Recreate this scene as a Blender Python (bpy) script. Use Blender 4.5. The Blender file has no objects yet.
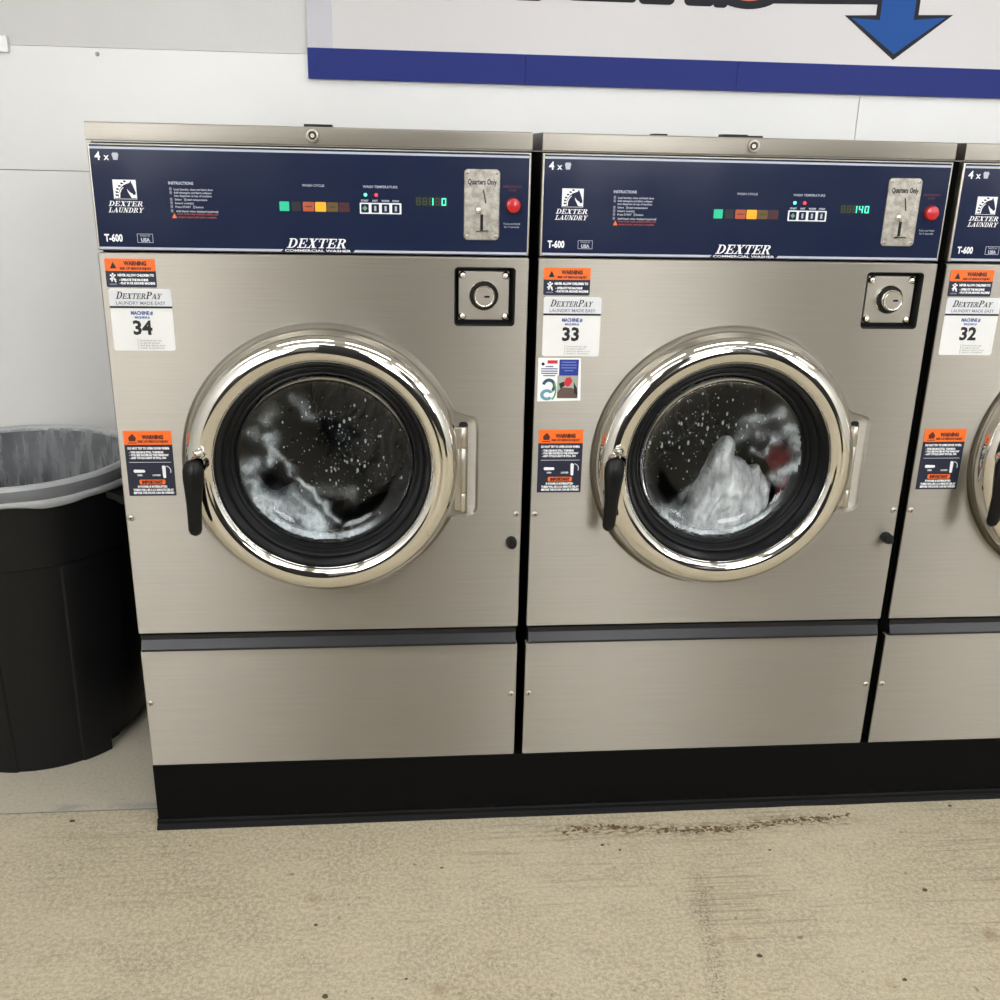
import bpy, bmesh, math, random
from mathutils import Vector, Matrix, noise
random.seed(7)
sc = bpy.context.scene
COL = sc.collection
PI = math.pi
P, W = 0.75, 0.7335          # machine pitch and width
ZB = 0.1463                  # top of the black base
Z_LOWT, Z_FB, Z_FT, Z_PB, Z_PT, Z_LB, Z_LT = .4045, .4413, 1.1564, 1.1601, 1.3312, 1.3340, 1.3638
CX, CZ = W/2, .785           # door centre

# ------------------------------------------------------------------ materials
def lin(c):
    return tuple((v/255/12.92 if v/255 <= .04045 else ((v/255+.055)/1.055)**2.4) for v in c)
MATS = {}
def mat(name, rgb=(128,128,128), rough=.5, metal=0., **kw):
    if name in MATS: return MATS[name]
    m = bpy.data.materials.new(name); m.use_nodes = True
    b = m.node_tree.nodes['Principled BSDF']
    b.inputs['Base Color'].default_value = (*lin(rgb), 1)
    b.inputs['Roughness'].default_value = rough
    b.inputs['Metallic'].default_value = metal
    if 'spec' in kw: b.inputs['Specular IOR Level'].default_value = kw['spec']
    if 'coat' in kw:
        b.inputs['Coat Weight'].default_value = kw['coat']; b.inputs['Coat Roughness'].default_value = kw.get('coat_rough', .05)
    if 'emit' in kw:
        b.inputs['Emission Color'].default_value = (*lin(kw['emit']), 1); b.inputs['Emission Strength'].default_value = kw['strength']
    MATS[name] = m
    return m
class NT:
    def __init__(s, m): s.t = m.node_tree; s.n = s.t.nodes; s.b = s.n.get('Principled BSDF')
    def add(s, typ, **kw):
        n = s.n.new(typ)
        for k, v in kw.items():
            if k.startswith('_'): n.inputs[k[1:].replace('_', ' ')].default_value = v
            else: setattr(n, k, v)
        return n
    def link(s, a, b): s.t.links.new(a, b)
    def math(s, op, a, b=None, c=None, clamp=False):
        n = s.n.new('ShaderNodeMath'); n.operation = op; n.use_clamp = clamp
        for i, v in enumerate((a, b, c)):
            if v is None: continue
            if hasattr(v, 'links'): s.link(v, n.inputs[i])
            else: n.inputs[i].default_value = v
        return n.outputs[0]
    def mix(s, fac, a, b):
        n = s.n.new('ShaderNodeMix'); n.data_type = 'RGBA'
        for sock, v in ((n.inputs[0], fac), (n.inputs[6], a), (n.inputs[7], b)):
            if hasattr(v, 'links'): s.link(v, sock)
            else: sock.default_value = v if not isinstance(v, tuple) or len(v) == 4 else (*v, 1)
        return n.outputs[2]
    def noise(s, vec, scale, detail=4, rough=.5):
        n = s.add('ShaderNodeTexNoise'); n.inputs['Scale'].default_value = scale
        n.inputs['Detail'].default_value = detail; n.inputs['Roughness'].default_value = rough
        if vec is not None: s.link(vec, n.inputs['Vector'])
        return n.outputs['Fac']
    def mapped(s, src, scale, loc=(0,0,0), rot=(0,0,0)):
        n = s.add('ShaderNodeMapping'); n.inputs['Scale'].default_value = scale
        n.inputs['Location'].default_value = loc; n.inputs['Rotation'].default_value = rot
        s.link(src, n.inputs['Vector']); return n.outputs[0]
    def ramp(s, fac, lo, hi, a=0., b=1.):
        n = s.add('ShaderNodeMapRange'); s.link(fac, n.inputs[0])
        for i, v in enumerate((lo, hi, a, b)): n.inputs[i+1].default_value = v
        return n.outputs[0]
    def bump(s, h, strength, dist=.002):
        n = s.add('ShaderNodeBump'); n.inputs['Strength'].default_value = strength; n.inputs['Distance'].default_value = dist
        s.link(h, n.inputs['Height']); s.link(n.outputs[0], s.b.inputs['Normal'])
    def objco(s): return s.add('ShaderNodeTexCoord').outputs['Object']

# brushed stainless steel, grain running across the machine
steel = mat('brushed_steel', (190,186,178), .3, 1.)
t = NT(steel); oc = t.objco()
g = t.noise(t.mapped(oc, (5, 5, 520)), 1., 5, .6)
g2 = t.noise(t.mapped(oc, (1.6, 1.6, 2.2)), 1.5, 2)
t.b.inputs['Anisotropic'].default_value = .94
tg = t.add('ShaderNodeTangent', direction_type='UV_MAP'); t.link(tg.outputs[0], t.b.inputs['Tangent'])
r = t.math('ADD', t.ramp(g, .3, .7, -.012, .016), t.ramp(g2, .3, .7, .41, .47))
t.link(r, t.b.inputs['Roughness'])
t.link(t.mix(t.ramp(g, .3, .7, 0, 1), lin((160,155,145)), lin((168,163,154))), t.b.inputs['Base Color'])
chrome = mat('polished_chrome', (222,219,212), .045, 1.)
satin = mat('satin_steel', (196,190,178), .34, 1.)
dark_steel = mat('dull_cabinet_steel', (120,118,112), .5, .6)
navy = mat('navy_panel', (29,37,62), .16, spec=.45)
t = NT(navy); t.link(t.ramp(t.noise(t.objco(), 9., 3), .3, .7, .13, .19), t.b.inputs['Roughness'])
silver = mat('silver_print', (176,181,194), .35)
white = mat('white_print', (236,238,240), .4)
red_print = mat('dark_red_print', (86,24,40), .5)
orange = mat('warning_orange', (243,107,28), .42)
label_navy = mat('label_navy', (22,28,50), .4)
label_white = mat('label_white', (224,224,222), .3)
label_grey = mat('label_grey', (214,216,218), .3)
ink = mat('black_ink', (18,18,20), .45)
brown_ink = mat('dark_brown_ink', (74,26,12), .5)
blue_ink = mat('blue_ink', (58,86,150), .45)
grey_ink = mat('grey_ink', (112,122,142), .45)
black_plastic = mat('black_plastic', (8,8,9), .32, spec=.25)
rubber = mat('black_rubber', (10,11,12), .42, spec=.3)
gasket_m = mat('gasket_rubber', (12,13,15), .34, spec=.2)
void = mat('dark_recess', (4,4,5), .8)
trim_m = mat('charcoal_trim', (25,25,28), .28, .3)
base_m = mat('black_painted_base', (9,9,9), .6, spec=.06)
t = NT(base_m); oc = t.objco()
n1 = t.noise(t.mapped(oc, (3, 3, 14)), 3., 6, .6); n2 = t.noise(oc, 160., 3, .7)
sm = t.add('ShaderNodeSeparateXYZ'); t.link(oc, sm.inputs[0])
low = t.ramp(sm.outputs[2], .0, .03, 1., 0.)
dirt = t.math('MULTIPLY', t.ramp(n2, .56, .7), t.math('MULTIPLY', low, .45))
t.link(t.mix(dirt, t.mix(n1, lin((8,8,8)), lin((15,15,15))), lin((120,112,98))), t.b.inputs['Base Color'])
t.link(t.ramp(n1, .3, .7, .4, .6), t.b.inputs['Roughness'])
red_btn = mat('red_button', (182,26,32), .3, coat=.3)
green_led = mat('lit_green_lamp', (16,120,90), .4, emit=(30,225,165), strength=.55)
amber_led = mat('lit_amber_lamp', (190,120,12), .4, emit=(255,180,16), strength=.6)
orange_lamp = mat('orange_lamp', (160,70,38), .4, emit=(200,90,40), strength=.12)
olive_lamp = mat('unlit_olive_lamp', (88,66,20), .4, emit=(120,90,20), strength=.06)
redoff_lamp = mat('unlit_red_lamp', (62,12,18), .4)
dark_lamp = mat('unlit_dark_lamp', (17,15,22), .4)
disp_off = mat('display_window', (38,48,40), .25)
digit_off = mat('display_segment_unlit', (54,62,46), .4)
digit_on = mat('display_segment_lit', (60,200,150), .4, emit=(70,240,190), strength=1.8)
led_g = mat('small_green_led', (60,220,170), .4, emit=(80,255,200), strength=3.)
led_r = mat('small_red_led', (235,40,50), .4, emit=(255,40,50), strength=3.)
drum_m = mat('drum_steel', (34,35,37), .42, .6)
t = NT(drum_m); v = t.add('ShaderNodeTexVoronoi'); v.inputs['Scale'].default_value = 38.; t.link(t.objco(), v.inputs['Vector'])
t.link(t.mix(t.ramp(v.outputs['Distance'], .18, .26), lin((5,5,5)), lin((34,35,37))), t.b.inputs['Base Color'])
tub_m = mat('tub_grey', (36,37,39), .5)

def cloth_mat(name, a, b):
    m = mat(name, a, .55, spec=.4)
    t = NT(m); oc = t.objco()
    n = t.noise(t.mapped(oc, (1.6, 1, .7)), 26., 9, .68)
    t.link(t.mix(t.ramp(n, .34, .66), lin(b), lin(a)), t.b.inputs['Base Color'])  # darker second tone paints the shade of folds into the cloth colour
    t.bump(t.noise(oc, 60., 6, .6), .5, .004)
    return m
cloth_w = cloth_mat('wet_white_cloth', (244,244,242), (150,152,154))
cloth_g = cloth_mat('wet_grey_cloth', (150,156,160), (52,56,60))
cloth_r = cloth_mat('wet_red_cloth', (120,18,30), (62,8,16))
cloth_d = cloth_mat('wet_dark_cloth', (24,24,28), (10,10,12))
foam_m = mat('white_suds', (186,192,196), .5)

glass_m = bpy.data.materials.new('door_glass'); glass_m.use_nodes = True
t = NT(glass_m); t.n.remove(t.b)
tr = t.add('ShaderNodeBsdfTransparent'); tr.inputs[0].default_value = (.975,.985,.985,1)
gl = t.add('ShaderNodeBsdfGlossy'); gl.inputs['Roughness'].default_value = .015
fr = t.add('ShaderNodeFresnel'); fr.inputs[0].default_value = 1.28
mx = t.add('ShaderNodeMixShader')
t.link(fr.outputs[0], mx.inputs[0]); t.link(tr.outputs[0], mx.inputs[1]); t.link(gl.outputs[0], mx.inputs[2])
t.link(mx.outputs[0], t.n['Material Output'].inputs[0])

def film_mat(name, col, scale, lo, hi, dens, stretch=(1,1,1), rot=0):
    m = bpy.data.materials.new(name); m.use_nodes = True
    t = NT(m); oc = t.objco()
    n = t.noise(t.mapped(oc, stretch, rot=(0, rot, 0)), scale, 9, .62)
    fine = t.noise(oc, 120., 3, .6)
    a = t.math('MULTIPLY', t.ramp(n, lo, hi, 0., dens), t.ramp(fine, .25, .6, .55, 1.), clamp=True)
    at = t.add('ShaderNodeAttribute', attribute_name='cover')      # how thick the suds lie
    a = t.math('MULTIPLY', a, at.outputs['Fac'], clamp=True)
    t.b.inputs['Base Color'].default_value = (*lin(col), 1); t.b.inputs['Roughness'].default_value = .4
    t.link(a, t.b.inputs['Alpha'])
    return m
suds_film = film_mat('suds_film', (214,220,222), 16., .30, .54, .95, (1.5, 1, .8), .75)

# translucent bin liner
liner_m = bpy.data.materials.new('thin_grey_plastic'); liner_m.use_nodes = True
t = NT(liner_m); oc = t.objco()
t.b.inputs['Base Color'].default_value = (*lin((196,199,201)), 1); t.b.inputs['Roughness'].default_value = .3
wr = t.noise(t.mapped(oc, (9, 9, 1.6)), 5., 6, .6)
t.link(t.ramp(wr, .32, .68, .22, .5), t.b.inputs['Alpha'])
t.bump(wr, .6, .01)
liner_edge_m = mat('folded_plastic_rim', (186,188,188), .32)
liner_edge_m.node_tree.nodes['Principled BSDF'].inputs['Alpha'].default_value = .82
liner_band_m = mat('stretched_plastic_band', (176,178,180), .28)
liner_band_m.node_tree.nodes['Principled BSDF'].inputs['Alpha'].default_value = .34
bin_m = mat('black_bin_plastic', (14,14,15), .45, spec=.28)
t = NT(bin_m); t.bump(t.noise(t.objco(), 420., 2), .12, .0008)

# walls, floor, ceiling
def wall_mat(name, rgb, bump, scale, rough=.45):
    m = mat(name, rgb, rough); t = NT(m); oc = t.objco()
    n = t.noise(oc, 2.2, 4, .55)
    c2 = tuple(max(0, v-5) for v in rgb)
    t.link(t.mix(t.ramp(n, .35, .65), lin(rgb), lin(c2)), t.b.inputs['Base Color'])
    t.bump(t.noise(oc, scale, 4, .6), bump, .003)
    return m
wall_smooth = wall_mat('white_wall_board', (228,228,226), .06, 40, .35)
wall_rough = wall_mat('textured_grey_wall', (206,206,203), .32, 95, .5)
ceil_m = wall_mat('ceiling_tile', (226,225,220), .2, 120, .8)
reflection_band_m = mat('dark_wainscot', (40,39,41), .45)

floor_m = mat('worn_concrete', (186,175,149), .55)
t = NT(floor_m); oc = t.objco()
sep = t.add('ShaderNodeSeparateXYZ'); t.link(oc, sep.inputs[0]); X, Y = sep.outputs[0], sep.outputs[1]
big = t.noise(oc, 2.3, 5, .6); mid = t.noise(t.mapped(oc, (1, 1.6, 1), rot=(0,0,.25)), 9., 6, .62)
fine = t.noise(oc, 120., 6, .85); grit = t.noise(oc, 420., 2, .6)
tro = t.noise(t.mapped(oc, (2.2, 60, 1), rot=(0,0,.14)), 1.6, 6, .68)
tro2 = t.noise(t.mapped(oc, (3.0, 70, 1), rot=(0,0,-.62)), 1.4, 5, .66)
c = t.mix(t.ramp(big, .35, .65), lin((158,146,118)), lin((184,173,146)))
c = t.mix(t.ramp(mid, .45, .68, 0, .6), c, lin((146,136,115)))
c = t.mix(t.ramp(fine, .43, .57, 0, .85), c, lin((204,194,170)))
c = t.mix(t.ramp(grit, .56, .70, 0, .55), c, lin((112,103,86)))
sm1 = t.math('MULTIPLY', t.ramp(tro, .52, .64), t.ramp(t.noise(oc, 3.1, 3), .45, .62))
c = t.mix(t.math('MULTIPLY', sm1, .48), c, lin((112,104,86)))
sm2 = t.math('MULTIPLY', t.ramp(tro2, .58, .72), t.ramp(t.noise(t.mapped(oc, (1,1,1), (5,2,0)), 3.6, 3), .5, .62))
c = t.mix(t.math('MULTIPLY', sm2, .45), c, lin((206,200,184)))
spk = t.noise(t.mapped(oc, (1,1,1), (3,7,0)), 58., 2, .5)
c = t.mix(t.math('MULTIPLY', t.ramp(spk, .69, .75), .6), c, lin((84,74,60)))
# brown stains
vo = t.add('ShaderNodeTexVoronoi'); vo.inputs['Scale'].default_value = 5.2; t.link(oc, vo.inputs['Vector'])
c = t.mix(t.math('MULTIPLY', t.ramp(vo.outputs['Distance'], .03, .11, 1., 0.), .45), c, lin((136,112,74)))
# greyer old slab beyond the joint
old = t.ramp(t.math('ADD', Y, t.math('MULTIPLY', big, .004)), .0625, .0655)
cg = t.mix(t.ramp(fine, .35, .65), lin((174,166,147)), lin((194,187,170)))
cg = t.mix(t.ramp(spk, .66, .75, 0, .6), cg, lin((120,114,100)))
c = t.mix(old, c, cg)
def band(sock, lo, hi, soft):
    return t.math('MULTIPLY', t.ramp(sock, lo-soft, lo+soft), t.ramp(sock, hi-soft, hi+soft, 1., 0.))
joint = band(Y, .0600, .0632, .0012)
c = t.mix(t.math('MULTIPLY', joint, .75), c, lin((72,68,60)))
bl = t.math('MULTIPLY', band(Y, .064, .085, .006), t.ramp(t.noise(t.mapped(oc, (4, 9, 1)), 2.2, 4), .48, .6))
c = t.mix(t.math('MULTIPLY', bl, .5), c, lin((132,138,140)))
# scuffed tyre-like patch
px = band(X, .30, .435, .012); py = band(Y, -.36, -.21, .02)
ln = t.noise(t.mapped(oc, (2.5, 150, 1)), 1., 3, .7)
c = t.mix(t.math('MULTIPLY', t.math('MULTIPLY', px, py), t.ramp(ln, .46, .62, 0, .5)), c, lin((112,103,86)))
xs_ = t.math('SUBTRACT', X, t.math('MULTIPLY', t.math('ADD', Y, .229), .162))
pv = t.math('MULTIPLY', band(xs_, .322, .352, .012), band(Y, -.9, -.205, .03))
c = t.mix(t.math('MULTIPLY', pv, t.ramp(t.noise(oc, 210., 3, .7), .5, .6, 0, .75)), c, lin((78,72,62)))
# crumbly dark scrape along the front of the base
wob = t.math('ADD', Y, t.math('MULTIPLY', t.math('SUBTRACT', t.noise(t.mapped(oc, (1,0,0)), 4., 3), .5), .09))
cr = t.math('MULTIPLY', band(wob, -.085, -.052, .012), band(X, .06, .70, .06))
cr = t.math('MULTIPLY', cr, t.ramp(t.noise(t.mapped(oc, (1, 2.2, 1)), 60., 5, .7), .47, .56, 0, .9))
c = t.mix(cr, c, lin((96,78,52)))
t.link(c, t.b.inputs['Base Color'])
t.link(t.ramp(mid, .3, .7, .42, .62), t.b.inputs['Roughness'])
hgt = t.math('ADD', t.math('MULTIPLY', fine, .6), t.math('MULTIPLY', tro, .4))
t.bump(hgt, .22, .003)

# ------------------------------------------------------------------ mesh builder
class MB:
    def __init__(s): s.bm = bmesh.new(); s.mi = 0; s.smooth = False
    def _new(s, fs):
        for f in fs: f.material_index = s.mi; f.smooth = s.smooth
    def faces(s, vs, fs):
        V = [s.bm.verts.new(v) for v in vs]; out = []
        for f in fs:
            try: out.append(s.bm.faces.new([V[i] for i in f]))
            except ValueError: pass
        s._new(out); return out
    def box(s, x0, x1, y0, y1, z0, z1, bev=0., seg=2):
        bm2 = bmesh.new()
        r = bmesh.ops.create_cube(bm2, size=1.)
        for v in bm2.verts: v.co = Vector(((x0+x1)/2+v.co.x*(x1-x0), (y0+y1)/2+v.co.y*(y1-y0), (z0+z1)/2+v.co.z*(z1-z0)))
        if bev: bmesh.ops.bevel(bm2, geom=list(bm2.edges), offset=bev, segments=seg, affect='EDGES', profile=.5)
        s.merge(bm2)
    def merge(s, bm2, M=None):
        bm2.verts.ensure_lookup_table(); bm2.verts.index_update()
        vs = [(M @ v.co if M else v.co.copy()) for v in bm2.verts]
        s.faces(vs, [[v.index for v in f.verts] for f in bm2.faces]); bm2.free()
    def prism(s, pts, y0, y1):
        """polygon in the XZ plane, front at y0, back at y1"""
        n = len(pts)
        if sum(pts[i][0]*pts[(i+1)%n][1]-pts[(i+1)%n][0]*pts[i][1] for i in range(n)) < 0: pts = pts[::-1]
        vs = [(x, y0, z) for x, z in pts]+[(x, y1, z) for x, z in pts]
        s.faces(vs, [list(range(n))]+[[i, i+n, (i+1)%n+n, (i+1)%n] for i in range(n)]+[list(range(2*n-1, n-1, -1))])
    def loops(s, L, close=True, cap0=False, cap1=False):
        """skin between successive closed loops with equal point counts"""
        n = len(L[0]); vs = [p for l in L for p in l]; fs = []
        for k in range(len(L)-1):
            for i in range(n if close else n-1):
                j = (i+1) % n
                fs.append([k*n+i, k*n+j, (k+1)*n+j, (k+1)*n+i])
        if cap0: fs.append(list(range(n))[::-1])
        if cap1: fs.append([(len(L)-1)*n+i for i in range(n)])
        return s.faces(vs, fs)
    def latheY(s, cx, cz, prof, n=64, cap0=False, cap1=False):
        L = []
        for r, y in prof:
            L.append([(cx+r*math.cos(2*PI*i/n), y, cz+r*math.sin(2*PI*i/n)) for i in range(n)])
        sm = s.smooth; s.smooth = True
        s.loops(L, True, cap0, cap1); s.smooth = sm
    def tube(s, pts, r, n=10, caps=True):
        L = []; pts = [Vector(p) for p in pts]
        for k, p in enumerate(pts):
            d = (pts[min(k+1, len(pts)-1)]-pts[max(k-1, 0)]).normalized()
            u = d.cross(Vector((.13, .97, .2))).normalized(); w = d.cross(u)
            rr = r[k] if isinstance(r, (list, tuple)) else r
            L.append([p+u*rr*math.cos(2*PI*i/n)+w*rr*math.sin(2*PI*i/n) for i in range(n)])
        sm = s.smooth; s.smooth = True; s.loops(L, True, caps, caps); s.smooth = sm
    def dome(s, x, y, z, r, h, n=16, rings=4):
        prof = [(r*math.cos(PI/2*k/rings), y-h*math.sin(PI/2*k/rings)) for k in range(rings)]+[(r*.02, y-h)]
        s.latheY(x, z, [(r, y+.0005)]+prof, n, cap1=True)
    def ball(s, c, rx, ry, rz, sub=1):
        b = bmesh.new(); bmesh.ops.create_icosphere(b, subdivisions=sub, radius=1.)
        for v in b.verts: v.co = Vector((c[0]+v.co.x*rx, c[1]+v.co.y*ry, c[2]+v.co.z*rz))
        sm = s.smooth; s.smooth = True; s.merge(b); s.smooth = sm
    def text(s, body, size, x, z, y=-.0008, align='LEFT', shear=0., bold=0., width=None):
        cu = bpy.data.curves.new('t', 'FONT'); cu.body = body; cu.size = size; cu.align_x = align
        cu.shear = shear; cu.offset = bold; cu.resolution_u = 2
        o = bpy.data.objects.new('t', cu); COL.objects.link(o)
        dg = bpy.context.evaluated_depsgraph_get(); dg.update()
        me = bpy.data.meshes.new_from_object(o.evaluated_get(dg))
        xs = [v.co.x for v in me.vertices]
        k = 1.
        if width and xs: k = width/(max(xs)-min(xs))
        vs = [(x+v.co.x*k, y, z+v.co.y) for v in me.vertices]
        s.faces(vs, [list(p.vertices) for p in me.polygons])
        bpy.data.objects.remove(o); bpy.data.curves.remove(cu); bpy.data.meshes.remove(me)
    def build(s, name, mats, parent=None, shift=None, sharp=40, recalc=False, uv=False):
        bm = s.bm
        if recalc: bmesh.ops.recalc_face_normals(bm, faces=list(bm.faces))
        if sharp:
            bm.normal_update()
            for e in bm.edges:
                if len(e.link_faces) == 2 and e.calc_face_angle(0) > math.radians(sharp): e.smooth = False
        if uv:
            ul = bm.loops.layers.uv.new('UVMap')
            for f in bm.faces:
                for l in f.loops: l[ul].uv = (l.vert.co.z, l.vert.co.x+.37*l.vert.co.y)
        me = bpy.data.meshes.new(name)
        if shift: bmesh.ops.translate(bm, verts=list(bm.verts), vec=shift)
        bm.to_mesh(me); bm.free()
        for m in (mats if isinstance(mats, (list, tuple)) else [mats]): me.materials.append(m)
        o = bpy.data.objects.new(name, me); COL.objects.link(o)
        if parent: o.parent = parent
        return o

def rr(x0, x1, z0, z1, r, n=5):
    pts = []
    for cx, cz, a in ((x1-r, z1-r, 0), (x0+r, z1-r, PI/2), (x0+r, z0+r, PI), (x1-r, z0+r, 1.5*PI)):
        for k in range(n+1):
            b = a+PI/2*k/n; pts.append((cx+r*math.cos(b), cz+r*math.sin(b)))
    return pts
def circ(cx, cz, r, n=24): return [(cx+r*math.cos(2*PI*i/n), cz+r*math.sin(2*PI*i/n)) for i in range(n)]
def at(pts, y): return [(x, y, z) for x, z in pts]

def panel(m, x0, x1, z0, z1, r=.002, holes=(), depth=.016, e=.0022):
    """folded sheet-metal front: flat face with rolled edges, optional holes (XZ loops)"""
    L = [rr(x0+a, x1-a, z0+a, z1-a, max(r, .0006)) for a in (e, e*.35, 0., 0.)]
    Ys = [0, e*.3, e, depth]
    m.smooth = True
    m.loops([at(l, y) for l, y in zip(L[::-1], Ys[::-1])])
    m.smooth = False
    b = bmesh.new()
    for lp in [L[0]]+list(holes):
        V = [b.verts.new((x, 0, z)) for x, z in lp]
        for i in range(len(V)): b.edges.new((V[i], V[(i+1) % len(V)]))
    bmesh.ops.triangle_fill(b, use_beauty=True, use_dissolve=False, edges=list(b.edges), normal=(0, -1, 0))
    for f in b.faces:
        if f.normal.y > 0: f.normal_flip()
    m.merge(b)

# bold serif capitals for the maker's lettering, in a unit-high box
def arc(cx, cz, ro, rzo, ri, rzi, a0, a1, n=10):
    o = [(cx+ro*math.cos(a0+(a1-a0)*k/n), cz+rzo*math.sin(a0+(a1-a0)*k/n)) for k in range(n+1)]
    i = [(cx+ri*math.cos(a1+(a0-a1)*k/n), cz+rzi*math.sin(a1+(a0-a1)*k/n)) for k in range(n+1)]
    return o+i
def rc(a, b, c, d): return [(a, b), (c, b), (c, d), (a, d)]
H = PI/2
GL = {
 'D': (.98, [rc(.14,0,.34,1), rc(0,0,.5,.08), rc(0,.92,.5,1), arc(.44,.5,.5,.5,.28,.42,-H,H)]),
 'E': (.9, [rc(.14,0,.34,1), rc(0,0,.84,.09), rc(0,.91,.82,1), rc(.34,.46,.6,.54), rc(.55,.36,.62,.64), rc(.74,.66,.82,1), rc(.76,0,.86,.36)]),
 'X': (1.0, [[(.12,1),(.38,1),(.88,0),(.62,0)], [(.78,1),(.88,1),(.22,0),(.12,0)], rc(.02,.92,.48,1), rc(.62,.92,1,1), rc(0,0,.38,.08), rc(.52,0,1,.08)]),
 'T': (.92, [rc(.36,0,.56,1), rc(.02,.91,.9,1), rc(.02,.64,.1,1), rc(.82,.64,.9,1), rc(.2,0,.72,.08)]),
 'R': (1.0, [rc(.14,0,.34,1), rc(0,0,.5,.08), rc(0,.92,.5,1), arc(.46,.74,.36,.26,.15,.19,-H,H), rc(.34,.48,.48,.55), [(.44,.52),(.64,.52),(.98,.0),(.74,.0)], rc(.8,0,1.02,.08)]),
 'L': (.86, [rc(.14,0,.34,1), rc(0,0,.8,.09), rc(0,.92,.5,1), rc(.72,0,.82,.4)]),
 'A': (1.0, [[(.48,1),(.58,1),(.98,0),(.72,0),(.46,.78)], [(.46,1),(.54,1),(.2,0),(.1,0)], rc(.26,.28,.7,.36), rc(0,0,.34,.08), rc(.6,0,1.04,.08)]),
 'U': (1.0, [rc(.14,.3,.34,1), rc(.76,.3,.85,1), arc(.495,.34,.355,.34,.2,.24,PI,2*PI), rc(0,.92,.48,1), rc(.62,.92,.98,1)]),
 'N': (1.02, [rc(.14,0,.23,1), rc(.78,0,.87,1), [(.08,1),(.32,1),(.88,0),(.66,0)], rc(0,0,.36,.08), rc(.64,.92,1,1), rc(0,.92,.26,1)]),
 'Y': (.98, [[(.1,1),(.34,1),(.6,.46),(.42,.42)], [(.82,1),(.92,1),(.58,.42),(.5,.46)], rc(.4,0,.6,.48), rc(0,.92,.46,1), rc(.66,.92,1,1), rc(.26,0,.74,.08)]),
 'P': (.88, [rc(.14,0,.34,1), rc(0,0,.5,.08), rc(0,.92,.5,1), arc(.46,.72,.4,.28,.17,.2,-H,H), rc(.34,.44,.5,.51)]),
}
def serif(m, word, x, z, h, width, shear=.3, y=-.0008, small=None):
    """word set between x and x+width; letters after the first of each capital group may be small caps"""
    glyphs = []; cur = 0
    for i, ch in enumerate(word):
        if ch == ' ': cur += .4; continue
        s = 1. if (small is None or i in small) else .76
        w, polys = GL[ch]; glyphs.append((polys, cur, s)); cur += (w+.06)*s
    k = width/(cur*h)
    for j, (polys, cx, s) in enumerate(glyphs):
        for q, pl in enumerate(polys):
            m.prism([(x+((cx+px*s)*h)*k+shear*pz*s*h, z+pz*s*h) for px, pz in pl], y-q*1e-5, y+.0004)

def tag(o, label, cat, group=None):
    o['label'] = label; o['category'] = cat
    if group: o['group'] = group
    return o
def structure(o): o['kind'] = 'structure'; return o
def thing(name, loc, label, cat, group=None):
    o = bpy.data.objects.new(name, None); o.empty_display_size = .05; COL.objects.link(o); o.location = loc
    return tag(o, label, cat, group)

# ------------------------------------------------------------------ the washing machine
SH = Vector((-W/2, 0, -ZB))
def door_outline(d=0., n=256):
    """pressed recess: circle joined with the hinge pocket, inset by d"""
    R = .257; x0, x1, z0, z1 = .10, .2835, -.109, .089
    rad = []
    for i in range(n):
        a = 2*PI*i/n; c, s = math.cos(a), math.sin(a)
        r = R
        if c > .2:
            tx = x1/c; tz = (z1/s if s > 0 else (z0/s if s < 0 else 9))
            r = max(R, min(tx, tz))
        rad.append(r)
    for _ in range(3): rad = [(rad[i-1]+2*rad[i]+rad[(i+1) % n])/4 for i in range(n)]
    return [(CX+(rad[i]-d)*math.cos(2*PI*i/n), CZ+(rad[i]-d)*math.sin(2*PI*i/n)) for i in range(n)]

def screw(parent, x, z, y=0., r=.0062, name='screw'):
    m = MB(); m.dome(x, y, z, r, r*.55)
    m.mi = 1
    m.box(x-r*.5, x+r*.5, y-r*.58, y-r*.4, z-r*.1, z+r*.1); m.box(x-r*.1, x+r*.1, y-r*.58, y-r*.4, z-r*.5, z+r*.5)
    return m.build(name, [satin, ink], parent, SH)

def seven(m, x, z, w, h, segs, y):
    tk = w*.2
    R = {'a': rc(x,z+h-tk,x+w,z+h), 'g': rc(x,z+h/2-tk/2,x+w,z+h/2+tk/2), 'd': rc(x,z,x+w,z+tk),
         'f': rc(x,z+h/2,x+tk,z+h), 'b': rc(x+w-tk,z+h/2,x+w,z+h), 'e': rc(x,z,x+tk,z+h/2), 'c': rc(x+w-tk,z,x+w,z+h/2)}
    for s_ in segs: m.prism(R[s_], y-.0004, y)
DIG = {'0': 'abcdef', '1': 'bc', '4': 'fgbc', ' ': ''}

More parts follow.
